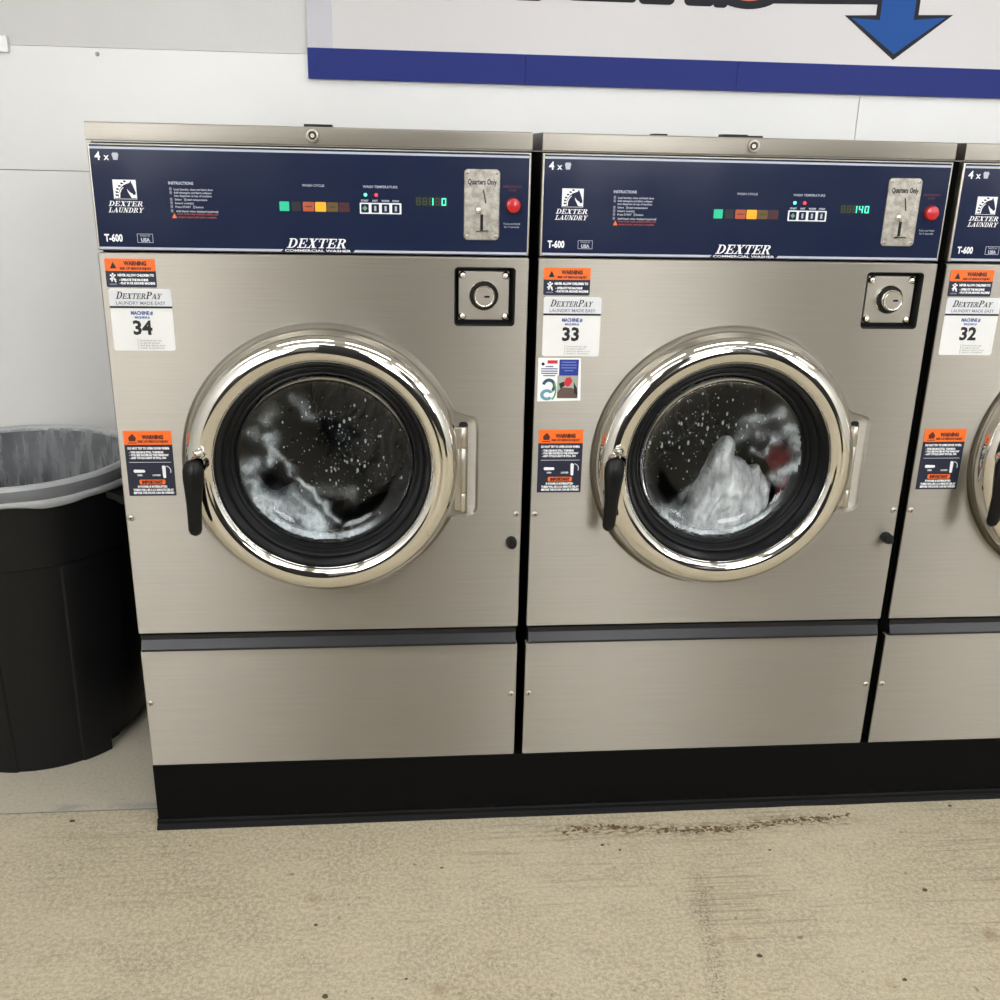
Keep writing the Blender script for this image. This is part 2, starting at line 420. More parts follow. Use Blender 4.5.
def make_control_panel(root, digits):
    m = MB(); m.mi = 0
    panel(m, 0.001, W-.001, Z_PB, Z_PT, .0015)
    cp = m.build('control_panel', [satin], root, SH, uv=True)
    m = MB(); m.prism(rr(.0048, W-.0048, Z_PB+.0008, Z_PT-.0022, .001), -.0006, .001)
    m.mi = 1
    m.prism(rc(.0052, Z_PT-.0090, W-.0052, Z_PT-.0054), -.0009, -.0004)
    m.prism([(.0052, Z_PB+.0020), (.306, Z_PB+.0020), (.3095, Z_PB+.0060), (.0052, Z_PB+.0060)], -.0009, -.0004)
    m.prism([(.428, Z_PB+.0020), (W-.0052, Z_PB+.0020), (W-.0052, Z_PB+.0060), (.4315, Z_PB+.0060)], -.0009, -.0004)
    m.build('panel_overlay', [navy, silver], cp, SH)
    # capacity, model and origin marks
    m = MB()
    m.text('4', .0180, .0125, 1.3048, bold=.0004); m.text('x', .0160, .0270, 1.3048, bold=.0002)
    m.build('capacity_lettering', white, cp, SH)
    m = MB()
    m.text('T-600', .0165, .0152, 1.1752, bold=.0006, width=.0295)
    m.build('model_lettering', white, cp, SH)
    m = MB()
    for b in (rc(.0683,1.1735,.0942,1.1742), rc(.0683,1.1874,.0942,1.1881), rc(.0683,1.1735,.0690,1.1881), rc(.0935,1.1735,.0942,1.1881)): m.prism(b, -.001, -.0004)
    m.text('MADE IN', .0042, .0813, 1.1835, align='CENTER'); m.text('USA', .0078, .0813, 1.1755, align='CENTER', bold=.0005)
    m.build('origin_mark', silver, cp, SH)
    m = MB()   # laundry basket pictogram
    m.prism([(.0402,1.3128),(.0502,1.3128),(.0486,1.3052),(.0418,1.3052)], -.001, -.0004)
    m.prism(rr(.0396,.0508,1.3124,1.3142,.0008,3), -.0011, -.0004)
    for q in (.0425,.0452,.0479): m.prism(circ(q, 1.3148, .0019, 10), -.0009-q*.001, -.0004)
    m.build('basket_symbol', silver, cp, SH)
    # horse emblem
    x0, z0, S = .0370, 1.2435, .0372
    m = MB(); m.prism(rc(x0, z0, x0+S, z0+S*.83), -.0010, -.0004)
    m.mi = 1
    U = lambda pts: [(x0+u*S, z0+v*S*.83) for u, v in pts]
    m.prism(U([(.02,.02),(.98,.02),(.98,.06),(.02,.06)]), -.00105, -.0006)
    m.prism(U([(.2,.04),(.21,.26),(.26,.45),(.36,.62),(.48,.74),(.62,.8),(.72,.84),(.78,.97),(.81,.84),(.86,.72),(.92,.52),(.97,.33),(.94,.24),(.87,.21),(.82,.29),(.72,.36),(.64,.46),(.6,.54),(.62,.4),(.7,.22),(.78,.04)]), -.0011, -.0006)
    for (u, v) in ((.1,.14),(.11,.3),(.15,.46),(.24,.62),(.35,.75),(.48,.86)):
        m.prism(U([(u,v),(u+.12,v+.03),(u+.07,v+.1),(u-.03,v+.1)]), -.0011, -.0006)
    m.mi = 0
    m.prism(U([(.27,.06),(.29,.3),(.36,.48),(.46,.6),(.43,.62),(.32,.5),(.24,.32),(.22,.06)]), -.00115, -.0006)
    m.build('horse_emblem', [white, navy], cp, SH)
    m = MB()
    serif(m, 'DEXTER', .0268, 1.2324, .0080, .0555, .34); serif(m, 'LAUNDRY', .0258, 1.2222, .0077, .0560, .34)
    m.build('brand_lettering', white, cp, SH)
    m = MB(); serif(m, 'DEXTER', .3155, 1.1686, .0158, .1000, .36)
    m.text('COMMERCIAL WASHER', .0057, .3120, 1.1622, width=.112, bold=.0001)
    m.build('brand_lettering', white, cp, SH)
    # instructions
    m = MB()
    m.text('INSTRUCTIONS', .0062, .1265, 1.2685, width=.0405, bold=.0002)
    lines = [(1.2592,'Load laundry, close and latch door',.064,.1345), (1.2540,'Add detergent and fabric softener',.062,.1345), (1.2490,'into dispenser at top of machine',.061,.1345),
             (1.2430,'Select      wash temperature',.053,.1350), (1.2372,'Insert coin(s)',.030,.1350), (1.2312,'Press START      button',.046,.1350), (1.2243,'Add bleach when displayed (optional)',.069,.1360)]
    for z, s, w, x in lines: m.text(s, .0045, x, z, width=w, bold=.0001)
    m.mi = 3
    for z in (1.2595, 1.2535, 1.2428, 1.2370, 1.2310, 1.2243): m.prism(rc(.1275, z-.0005, .1312, z+.0043), -.001, -.0004)
    m.prism(rc(.1500, 1.2420, .1535, 1.2470), -.001, -.0004); m.prism(rc(.1640, 1.2303, .1675, 1.2353), -.001, -.0004)
    m.mi = 1
    m.text('Door locks when machine starts, and', .0042, .1375, 1.2200, width=.0665, bold=.0002); m.text('remains locked until cycle is complete', .0042, .1375, 1.2150, width=.064, bold=.0002)
    m.mi = 2; m.prism([(.1285,1.2145),(.1365,1.2145),(.1325,1.2225)], -.001, -.0004)
    m.build('instruction_print', [silver, mat('orange_red_print', (132,50,40), .5), orange, mat('dim_grey_print', (112,118,134), .45)], cp, SH)
    m = MB(); m.text('WASH CYCLE', .0052, .3455, 1.2693, width=.0370, bold=.0001); m.build('cycle_lettering', silver, cp, SH)
    m = MB(); m.text('WASH TEMPERATURE', .0055, .4470, 1.2690, width=.0580, bold=.0001)
    for k, s in enumerate(('START','HOT','WARM','COLD')): m.text(s, .0042, .4495+.0174*k, 1.2468, align='CENTER', bold=.0002)
    m.build('temperature_lettering', silver, cp, SH)
    m = MB(); m.text('Push and Hold', .0047, .7010, 1.2125, align='CENTER', width=.028); m.text('for 3 seconds', .0047, .7010, 1.2073, align='CENTER', width=.026)
    m.mi = 1
    m.text('EMERGENCY', .0056, .7010, 1.2735, align='CENTER', width=.032, bold=.0001); m.text('STOP', .0056, .7010, 1.2675, align='CENTER', bold=.0001)
    m.build('stop_lettering', [silver, red_print], cp, SH)
    # cycle lamps
    for (x, mt, w) in ((.3148, green_led, .0080), (.3345, dark_lamp, .0078), (.3550, orange_lamp, .0094), (.3752, amber_led, .0092), (.3950, olive_lamp, .0092), (.4145, redoff_lamp, .0090)):
        m = MB(); m.prism(rr(x-w, x+w, 1.2290, 1.2445, .0015, 3), -.0012, -.0002)
        if mt is orange_lamp or mt is olive_lamp or mt is redoff_lamp:
            m.mi = 1; m.prism(rc(x-w*.6, 1.2362, x+w*.6, 1.2376), -.0016, -.001)
        elif mt is amber_led or mt is green_led:
            m.mi = 0; m.prism(circ(x, 1.2367, .0052, 16), -.0018, -.001)
        m.build('indicator_lamp', [mt, ink], cp, SH)
    # temperature buttons
    m = MB(); m.prism(rr(.4410, .5112, 1.2268, 1.2448, .0012, 3), -.0012, -.0002)
    m.mi = 1
    for k in range(4):
        x = .4497+.0174*k; m.prism(rr(x-.0064, x+.0064, 1.2287, 1.2428, .0012, 3), -.0018, -.001)
    m.mi = 2
    for k in range(1, 4):
        x = .4497+.0174*k; m.prism(rr(x-.0018, x+.0018, 1.2315, 1.2400, .0008, 3), -.0021, -.0015)
    m.mi = 3; x = .4497; m.prism([(x,1.2403),(x+.0042,1.2358),(x,1.2313),(x-.0042,1.2358)], -.0021, -.0015)
    m.build('temperature_buttons', [white, navy, silver, mat('start_green', (112,150,128), .5)], cp, SH)
    for x, mt in ((.4510, led_g), (.4690, led_r)):
        m = MB(); m.prism(circ(x, 1.2578, .0026, 12), -.0016, -.0002); m.build('indicator_led', mt, cp, SH)
    # display
    m = MB(); m.prism(rr(.5350, .5905, 1.2405, 1.2565, .001, 3), -.0012, -.0002)
    w, h = .0072, .0118
    for k in range(5):
        m.mi = 1; seven(m, .5368+.0108*k, 1.2426, w, h, 'abcdefg', -.0013)
        m.mi = 2; seven(m, .5368+.0108*k, 1.2426, w, h, DIG[digits[k]], -.0017)
    m.build('display', [disp_off, digit_off, digit_on], cp, SH)
    m = MB(); x, z = .7027, 1.2448
    m.latheY(x, z, [(.0138, .0005), (.0138, -.003), (.0128, -.004)], 28)
    m.mi = 1; m.latheY(x, z, [(.0122, -.002), (.0122, -.0085), (.0112, -.0108), (.006, -.0122), (.0002, -.0125)], 28, cap1=True)
    m.build('stop_button', [mat('red_bezel', (70,14,18), .4), red_btn], cp, SH)
    return cp

def make_coin_plate(root):
    x0, x1, z0, z1 = .6178, .6792, 1.1862, 1.3030; x = .6485
    m = MB(); L = [at(rr(x0+a, x1-a, z0+a, z1-a, .0075-a, 6), y) for a, y in ((0, .001), (0, -.0022), (.0012, -.0032))]
    m.loops(L, cap1=True)
    cm = mat('worn_coin_plate', (196,190,178), .34, 1.); ct = NT(cm); cn = ct.noise(ct.objco(), 70., 6, .7)
    ct.link(ct.mix(ct.ramp(cn, .38, .62), lin((150,144,134)), lin((196,191,180))), ct.b.inputs['Base Color']); ct.link(ct.ramp(cn, .35, .65, .45, .3), ct.b.inputs['Roughness'])
    pl = m.build('coin_plate', cm, root, SH, recalc=True, uv=True)
    m = MB(); m.text('Quarters Only', .0125, x, 1.2782, y=-.0036, align='CENTER', width=.0495, bold=.0004)
    m.build('coin_lettering', ink, pl, SH)
    m = MB(); m.prism([(.6500,1.2695),(.6518,1.2695),(.6562,1.2475),(.6542,1.2475)], -.0038, -.0025); m.prism(rc(.6462,1.2005,.6512,1.2290), -.0038, -.0025)
    m.build('coin_slot', void, pl, SH)
    m = MB(); m.dome(.6428, -.003, 1.2362, .0070, .0075, 20, 6); m.build('coin_button', chrome, pl, SH)
    m = MB(); m.tube([(.6390,-.0062,1.2008),(.6600,-.0062,1.2018)], .0024, 8); m.tube([(.6488,-.003,1.2012),(.6488,-.0065,1.2012)], .0016, 6)
    m.build('coin_return_lever', chrome, pl, SH)
    for sx, sz in ((.6235,1.2968),(.6735,1.2968),(.6235,1.1925),(.6735,1.1925)): screw(pl, sx, sz, -.0030, .0032)
    return pl

LOCK = (.6045, .7085, 1.0388, 1.1378)
def make_lock(root):
    x0, x1, z0, z1 = LOCK
    m = MB(); m.smooth = True
    L = [at(rr(x0-a, x1+a, z0-a, z1+a, .005+a), y) for a, y in ((.002, .0002), (0., .002), (-.0004, .026))]
    m.loops(L[::-1], cap0=True)
    rec = m.build('lock_recess', void, root, SH)
    px0, px1, pz0, pz1 = .6105, .7005, 1.0462, 1.1315
    m = MB(); m.box(px0, px1, .011, .026, pz0, pz1, .0012)
    m.build('lock_plate', satin, rec, SH, uv=True)
    m = MB(); x, z = .6555, 1.0893
    m.mi = 2; m.latheY(x, z, [(.0268, .012), (.0266, .0088), (.0254, .0076), (.0244, .0086), (.0242, .0105)], 40)
    m.mi = 1; m.latheY(x, z, [(.0243, .0100), (.0184, .0098)], 40)
    m.mi = 2; m.latheY(x, z, [(.0190, .012), (.0188, -.0045), (.0180, -.0068), (.0168, -.0080), (.0158, -.0076), (.0150, -.0066)], 40)
    m.mi = 0; m.latheY(x, z, [(.0150, -.0066), (.0002, -.0066)], 40, cap1=True)
    m.mi = 1; m.prism([(x-.001, z-.0012), (x+.009, z-.0014), (x+.009, z+.0018), (x+.003, z+.0024), (x-.001, z+.0010)], -.0071, -.006)
    m.build('lock_cylinder', [satin, void, chrome], rec, SH, sharp=50)
    for sx, sz in ((.6175,1.1245),(.6935,1.1245),(.6175,1.0532),(.6935,1.0532)):
        m = MB(); m.dome(sx, .0112, sz, .0072, .0066, 18, 5); m.build('rivet', chrome, rec, SH)

def text_block(m, lines, y=-.0012):
    for s, size, x, z, w, bold in lines: m.text(s, size, x, z, y, width=w, bold=bold)

def make_front(root):
    m = MB()
    out = door_outline()
    lockhole = rr(LOCK[0]-.002, LOCK[1]+.002, LOCK[2]-.002, LOCK[3]+.002, .007)
    panel(m, 0, W, Z_FB, Z_FT, .0025, [out, lockhole])
    m.smooth = True
    n = len(out)
    L = [at(door_outline(d), y) for d, y in ((0, 0), (.0012, .0004), (.0028, .0018), (.0045, .0036), (.0075, .0048))]
    L.append(at([(CX+.205*math.cos(2*PI*i/n), CZ+.205*math.sin(2*PI*i/n)) for i in range(n)], .0048))
    L.append(at([(CX+.205*math.cos(2*PI*i/n), CZ+.205*math.sin(2*PI*i/n)) for i in range(n)], .030))
    m.loops(L[::-1])
    f = m.build('front_panel', steel, root, SH, sharp=35, recalc=False, uv=True)
    # lower edge crease seen as a faint line across the sheet
    for sx, sz in ((.0094,.6790),(.7236,.6795)): screw(f, sx, sz)
    m = MB(); m.latheY(.7150, .6235, [(.0108,.0005),(.0112,-.008),(.0096,-.018),(.0070,-.024),(.0002,-.0255)], 12, cap1=True)
    m.build('door_stop_bumper', rubber, root, SH, sharp=25)
    return f

def bowl(r):
    u = min(1, r/.1635); return .005+.024*(1-u**7)
def make_door(root):
    n = 128
    m = MB(); prof = [(.2450,.0048),(.2472,.002),(.2476,-.008),(.2466,-.020),(.2435,-.031),(.2385,-.039),(.231,-.0455),(.222,-.0495),(.2125,-.0506),(.2040,-.0492),(.1980,-.0455),(.1945,-.0405),(.1930,-.0350),(.1925,-.02)]
    m.latheY(CX, CZ, prof, n)
    d = m.build('door', chrome, root, SH, sharp=60, recalc=False)
    m = MB(); m.latheY(CX, CZ, [(.1935,-.020),(.1932,-.0370),(.1905,-.0375),(.1880,-.0330),(.1845,-.0240),(.1815,-.0190),(.1790,-.0200),(.1765,-.0185),(.1735,-.0110),(.1700,-.0070),(.1675,-.0075),(.1655,-.0050),(.1640,.0020),(.1636,.012)], n)
    m.build('door_gasket', gasket_m, d, SH, sharp=60)
    m = MB()
    out = [(.1636,.0030)]+[(r_, bowl(r_)) for r_ in (.1625,.161,.159,.1565,.153,.148,.141,.132,.12,.10,.075,.05,.025,.0004)]
    inn = [(r_-.0035 if r_ > .15 else r_*.98, y_-.004) for r_, y_ in out]
    m.latheY(CX, CZ, inn[::-1]+out, n)
    m.build('door_glass', glass_m, d, SH, sharp=0)
    # lever handle with chrome pivot
    hx, hz = .1435, .7960
    m = MB(); m.smooth = True
    def ob(x, z, w, t, y, k=14): return [(x+w*math.cos(2*PI*i/k), y+t*math.sin(2*PI*i/k), z) for i in range(k)]
    ax = (-.0045, )
    Ls = []
    for s, w, th, y in ((.0150,.0030,.003,-.066),(.0128,.0105,.007,-.067),(.0070,.0160,.010,-.068),(-.004,.0188,.012,-.069),(-.018,.0186,.012,-.071),(-.040,.0160,.011,-.072),(-.065,.0138,.010,-.072),(-.095,.0128,.010,-.071),(-.114,.0124,.0095,-.070),(-.122,.0100,.008,-.069),(-.1265,.0045,.004,-.068)):
        Ls.append(ob(hx-.004*s/-.1, hz+s, w, th, y))
    m.loops(Ls, True, True, True)
    h = m.build('door_handle', black_plastic, d, SH, sharp=0, recalc=True)
    m = MB(); m.latheY(hx+.008, hz+.004, [(.0170,-.040),(.0165,-.052),(.0145,-.058),(.0140,-.066)], 24)
    m.smooth = True; m.tube([(hx+.004,-.062,hz+.022),(hx+.010,-.058,hz+.026),(hx+.014,-.048,hz+.020)], .0075, 12)
    m.build('handle_pivot', chrome, h, SH, sharp=60)
    # hinge in its pressed pocket
    m = MB(); m.box(CX+.238, CX+.251, -.004, .0046, CZ-.096, CZ+.066, .0015)
    hg = m.build('hinge', satin, root, SH, uv=True)
    x = CX+.2545
    for za, zb in ((-.098,-.062),(-.0605,.026),(.0275,.066)):
        m = MB(); m.latheY(0, 0, [(.0002,0),(.0062,0),(.0066,.0006),(.0066,zb-za-.0006),(.0062,zb-za),(.0002,zb-za)], 20)
        b = m.bm
        for v in b.verts: v.co = Vector((x+v.co.x, .0005+v.co.z, CZ+za+v.co.y))
        m.build('hinge_knuckle', satin, hg, SH, recalc=True)
    m = MB(); m.prism(rr(CX+.246, CX+.2625, CZ+.0615, CZ+.0745, .0055, 5), .0042, .0046)
    m.build('hinge_slot', void, hg, SH)
    return d

def make_drum(root):
    n = 64
    m = MB(); m.latheY(CX, CZ, [(.2045,.014),(.2045,.088)], n); m.build('tub_throat', tub_m, root, SH)
    m = MB(); m.latheY(CX, CZ, [(.2065,.088),(.262,.090),(.268,.10),(.268,.50),(.255,.52),(.10,.535),(.0005,.535)], n)
    dr = m.build('drum', drum_m, root, SH, sharp=50)
    for a in (.5, .5+2*PI/3, .5+4*PI/3):
        m = MB(); c, s = math.cos(a), math.sin(a)
        pts = [(-.03, .268), (-.012, .215), (.012, .215), (.03, .268)]
        m.loops([[(CX+c*v-s*u, y, CZ+s*v+c*u) for u, v in pts] for y in (.10, .50)], True, True, True)
        m.build('drum_rib', drum_m, dr, SH, recalc=True)

def make_trim_lower(root):
    z0, z1 = Z_LOWT+.0012, Z_FB-.0022
    m = MB(); m.smooth = False
    x0, x1 = .0045, W-.0045
    prof = [(.014, z1), (.002, z1-.0015), (.0012, z1-.011), (-.0075, z0+.0055), (-.0078, z0+.0012), (-.005, z0), (.014, z0)]
    for (a, b) in ((x0, x1),):
        m.loops([[(x, y, z) for y, z in prof] for x in (a, b)], True, True, True)
    m.build('pull_strip', trim_m, root, SH, recalc=True)
    m = MB(); panel(m, 0, W, ZB, Z_LOWT, .0025)
    lp = m.build('lower_panel', steel, root, SH, sharp=35, uv=True)
    for sx in (.0092, .7240): screw(lp, sx, .2905)

def make_body(root):
    m = MB(); m.box(.006, W-.006, .0145, .86, ZB, Z_FT+.004, 0)
    bm = m.bm
    # open the front where the door stands
    for f in list(bm.faces):
        if f.normal.y < -.5 or f.calc_center_median().y < .02: bm.faces.remove(f)
    m.mi = 1
    m.prism(rc(.006, ZB, W-.006, Z_LOWT), .0145, .016)
    m.box(.006, .0075, .0146, .016, ZB, Z_LT-.03)
    m.build('cabinet', [mat('charcoal_cabinet', (26,26,27), .55), void], root, SH)
    m = MB(); m.box(.004, W-.004, .017, .86, Z_PB-.002, Z_LB-.001)
    m.build('control_housing', mat('charcoal_cabinet'), root, SH)
    # steel lid with a rolled front edge
    m = MB(); e = .0025
    m.smooth = True
    prof = [(.03, Z_LB+.0006), (.0022, Z_LB+.0006), (.0004, Z_LB+.002), (0, Z_LB+.004), (0, Z_LT-.004), (.0008, Z_LT-.0016), (.0030, Z_LT), (.86, Z_LT), (.86, Z_LB+.0006)]
    m.loops([[(x, y, z) for y, z in prof] for x in (.0005, W-.0005)], True, True, True)
    lid = m.build('lid', steel, root, SH, sharp=35, recalc=True, uv=True)
    m = MB(); x, z = .3660, 1.3500
    m.latheY(x, z, [(.0112,.0005),(.0112,-.0025),(.0098,-.0052),(.0078,-.0058),(.0068,-.0050),(.0062,-.003)], 28)
    m.latheY(x, z, [(.0034,-.0025),(.0034,-.0052),(.0002,-.0052)], 16, cap1=True)
    m.mi = 1; m.latheY(x, z, [(.0064,-.0028),(.0033,-.0028)], 24)
    m.build('lid_lock', [satin, ink], lid, SH, sharp=28)
    return lid

def warning_small(root):
    x0, x1, z0, z1 = .0102, .0935, 1.0990, 1.1470
    m = MB(); m.prism(rr(x0, x1, z0, z1, .0025), -.0006, .0002)
    L = m.build('warning_label', label_navy, root, SH)
    m = MB(); m.prism(rr(x0, x1, 1.1262, z1, .0025, 5), -.0009, -.0003); m.build('orange_header', orange, L, SH)
    m = MB()
    m.prism([(.0185,1.1305),(.0295,1.1305),(.0240,1.1418)], -.0012, -.0006)
    m.mi = 1; m.text('WARNING', .0095, .0420, 1.1360, -.0012, width=.0380, bold=.0006); m.text('RISK OF SERIOUS INJURY', .0055, .0345, 1.1288, -.0012, width=.0530, bold=.0003)
    m.mi = 2
    text_block(m, [('NEVER ALLOW CHILDREN TO', .0056, .0300, 1.1175, .0600, .0003), ('- OPERATE THE MACHINE', .0052, .0320, 1.1098, .0480, .0003), ('- PLAY IN OR AROUND MACHINE', .0052, .0320, 1.1042, .0590, .0003)], -.0009)
    for a, b in (((.0175,1.1200),(.0265,1.1110)), ((.0265,1.1200),(.0170,1.1120)), ((.0215,1.1165),(.0195,1.1085)), ((.0215,1.1165),(.0265,1.1075))):
        dx, dz = b[0]-a[0], b[1]-a[1]; l = math.hypot(dx, dz); nx, nz = -dz/l*.0011, dx/l*.0011
        m.prism([(a[0]+nx,a[1]+nz),(a[0]-nx,a[1]-nz),(b[0]-nx,b[1]-nz),(b[0]+nx,b[1]+nz)], -.001, -.0005)
    m.prism(circ(.0220,1.1210,.0018,10), -.001, -.0005); m.mi = 3; m.prism(rc(.0155,1.1030,.0275,1.1050), -.001, -.0005)
    m.build('label_print', [ink, brown_ink, white, grey_ink], L, SH)

def warning_large(root):
    x0, x1, z0, z1 = .0112, .0952, .7225, .8455
    m = MB(); m.prism(rr(x0, x1, z0, z1, .0012), -.0006, .0002)
    L = m.build('warning_label', label_navy, root, SH)
    m = MB(); m.prism(rr(x0, x1, .8195, z1, .0012), -.0009, -.0003)
    m.build('orange_header', orange, L, SH)
    m = MB(); m.prism(rr(.0315, .0775, .7445, .7535, .0025), -.0009, -.0003); m.build('orange_banner', orange, L, SH)
    m = MB()
    m.prism([(.0205,.8260),(.0310,.8260),(.0330,.8320),(.0270,.8400),(.0195,.8330)], -.0012, -.0006); m.prism(rc(.0180,.8222,.0335,.8238), -.0012, -.0006)
    m.mi = 1; m.text('WARNING', .0100, .0435, .8305, -.0012, width=.0380, bold=.0007); m.text('RISK OF SERIOUS INJURY', .0055, .0355, .8238, -.0012, width=.0540, bold=.0003)
    m.text('IMPORTANT', .0078, .0360, .7462, -.0012, width=.0370, bold=.0006)
    m.mi = 2
    text_block(m, [('DO NOT TRY TO OPEN DOOR WHEN:', .0058, .0165, .8108, .0730, .0003), ('- THE DRUM IS STILL TURNING', .0052, .0185, .8035, .0600, .0003), ('- YOU SEE WATER IN THE WINDOW', .0052, .0185, .7982, .0690, .0003), ('- ANY CYCLE LIGHT IS STILL ON', .0052, .0185, .7929, .0640, .0003),
        ('IF POWER IS INTERRUPTED', .0055, .0280, .7382, .0520, .0003), ('THERE WILL BE A 2-3 MINUTE DELAY', .0055, .0195, .7320, .0720, .0003), ('BEFORE THE DOOR CAN BE OPENED', .0055, .0195, .7263, .0720, .0003), ('OPEN', .0042, .0290, .7605, .0085, .0002), ('LOCKED', .0042, .0560, .7605, .0140, .0002)], -.0009)
    m.prism(rc(.0170,.7862,.0905,.7868), -.001, -.0005)
    m.prism([(.0225,.7700),(.0245,.7728),(.0420,.7722),(.0435,.7695),(.0420,.7672),(.0245,.7668)], -.001, -.0005)
    m.prism([(.0735,.7790),(.0765,.7805),(.0800,.7785),(.0795,.7570),(.0765,.7560),(.0745,.7580)], -.001, -.0005)
    m.prism(arc(.0795,.7700,.0100,.0100,.0088,.0088,-.4,1.4,8), -.001, -.0005)
    m.build('label_print', [brown_ink, brown_ink, white], L, SH)

def number_label(root, number):
    x0, x1, z0, z1 = .0118, .1160, .9900, 1.0965
    m = MB(); m.prism(rr(x0, x1, z0, z1, .0045), -.0008, .0002)
    L = m.build('machine_number_label', label_white, root, SH)
    m = MB(); m.prism(rr(x0+.0006, x1-.0006, 1.0662, z1-.0006, .004), -.0010, -.0004)
    m.mi = 1; m.prism(rc(x0, 1.0638, x1, 1.0672), -.0016, -.0006)
    serif(m, 'DEXTERPAY', .0228, 1.0795, .0122, .0760, .3, -.0014, small=(0, 6))
    m.mi = 2; m.text('LAUNDRY MADE EASY', .0080, .0222, 1.0698, -.0014, width=.0830, bold=.0001)
    m.mi = 3; m.text('MACHINE #', .0085, .0640, 1.0528, -.0012, 'CENTER', width=.0370, bold=.0004)
    m.text('MAQUINA #', .0055, .0640, 1.0462, -.0012, 'CENTER', width=.0250, bold=.0002)
    m.mi = 1; m.text(number, .0330, .0628, 1.0190, -.0012, 'CENTER', bold=.0012)
    m.mi = 4
    for k, s in enumerate(('Download the app', 'to pay by phone', 'and see when your', 'wash is finished')): m.text(s, .0042, .0560, 1.0068-.0043*k, -.0012, width=(.037,.034,.044,.040)[k])
    m.prism(rc(.0528,.9930,.0532,1.0105), -.0012, -.0006)
    m.build('label_print', [label_grey, ink, grey_ink, blue_ink, mat('soft_grey_ink', (120,120,122), .5)], L, SH)
    return L

def flyer(root):
    x0, x1, z0, z1 = .0060, .0855, .8995, .9800
    m = MB(); m.prism([(x0, z0), (x1+.0008, z0+.0018), (x1-.002, z1), (x0-.0005, z1+.0005)], -.0009, .0002)
    F = m.build('flyer_sticker', mat('flyer_white', (238,238,236), .35), root, SH); F['label'] = 'white sticker with blue box and wave picture'
    m = MB()
    m.mi = 0; m.prism(rc(.0445,.9480,.0800,.9775), -.0013, -.0006)
    m.mi = 1; m.prism(rc(.0225,.9700,.0410,.9760), -.0013, -.0006)
    m.mi = 2; m.prism(circ(.0145,.9692,.0030,12), -.0013, -.0006)
    for k, w in enumerate((.014, .030, .030, .030, .022)):
        m.mi = 3; m.prism(rc(.0255-w/2+.001, .9635-.0042*k, .0255+w/2+.001, .9655-.0042*k), -.0013, -.0006)
    m.mi = 4
    for k, w in enumerate((.026, .028, .028, .016)): m.prism(rc(.0622-w/2, .9720-.0052*k, .0622+w/2, .9733-.0052*k), -.0016, -.001)
    # curling green-blue wave
    m.mi = 5; m.prism(arc(.0265,.9285,.0130,.0140,.0075,.0080,-.9,2.9,16), -.0013, -.0006)
    m.mi = 6; m.prism(arc(.0235,.9120,.0125,.0105,.0060,.0050,.5,5.6,18), -.0014, -.0006)
    m.mi = 7; m.prism(arc(.0290,.9205,.0120,.0200,.0090,.0160,-1.2,.9,12), -.0015, -.0006)
    # plain photograph block
    m.mi = 8; m.prism(rc(.0420,.9055,.0805,.9480), -.0011, -.0006)
    m.mi = 9; m.prism([(.0430,.9060),(.0800,.9060),(.0805,.9180),(.0700,.9250),(.0500,.9260),(.0425,.9170)], -.0013, -.0006)
    m.mi = 1; m.prism([(.0540,.9330),(.0580,.9440),(.0660,.9450),(.0700,.9380),(.0650,.9290),(.0600,.9270)], -.0015, -.0006)
    m.mi = 2; m.prism([(.0450,.9330),(.0540,.9370),(.0560,.9290),(.0480,.9240)], -.0014, -.0006); m.prism([(.0720,.9360),(.0790,.9240),(.0800,.9110),(.0740,.9150)], -.0014, -.0006)
    m.build('flyer_print', [mat('flyer_blue', (32,52,140), .4), mat('flyer_red', (196,42,50), .4), ink, mat('flyer_text', (86,92,140), .5), mat('flyer_pale', (130,150,210), .5),
        mat('wave_dark', (40,78,98), .5), mat('wave_blue', (96,150,168), .5), mat('wave_green', (96,160,110), .5), mat('photo_grey', (160,166,158), .5), mat('photo_brown', (92,74,68), .5)], F, SH)

def copy_tree(o, parent=None):
    c = o.copy(); COL.objects.link(c)
    if parent: c.parent = parent
    for ch in list(o.children): copy_tree(ch, c)
    return c
GRP = 'front-loading washers in the row'
LAB = ['steel front-loading washer numbered 34, leftmost of the row, beside the bin',
       'steel front-loading washer numbered 33 with a white picture sticker on its front',
       'steel front-loading washer numbered 32, cut off by the right edge']
def root_at(k): return ((k-.5)*P, 0, ZB)
base = thing('washing_machine', root_at(0), LAB[0], 'washing machine', GRP)
make_body(base); make_front(base); make_trim_lower(base); make_coin_plate(base); make_lock(base); make_door(base); make_drum(base)
warning_small(base); warning_large(base)
machines = [base]
for k in (1, 2):
    c = copy_tree(base); c.location = root_at(k); c['label'] = LAB[k]; machines.append(c)
    for ch in c.children:
        if ch.name.startswith('warning_label') and ch.data.vertices[0].co.z > .8: ch.location.z -= (0, .0062, .001)[k]
for k, (dg, num) in enumerate((('  1 0', '34'), ('  140', '33'), ('  1 0', '32'))):
    make_control_panel(machines[k], dg); number_label(machines[k], num).location.z -= (0, .0066, .001)[k]
flyer(machines[1])
# black dispenser hinges showing above the lids
for k, spans in ((0, ((.3478, .3950, .0050),)), (1, ((.2030, .2270, .0035), (.3285, .3715, .0055), (.3715, .3990, .0040)))):
    for a, b, h in spans:
        m = MB(); m.box(a, b, .05, .085, Z_LT-.001, Z_LT+h, .0008); m.build('dispenser_hinge', rubber, machines[k], SH)

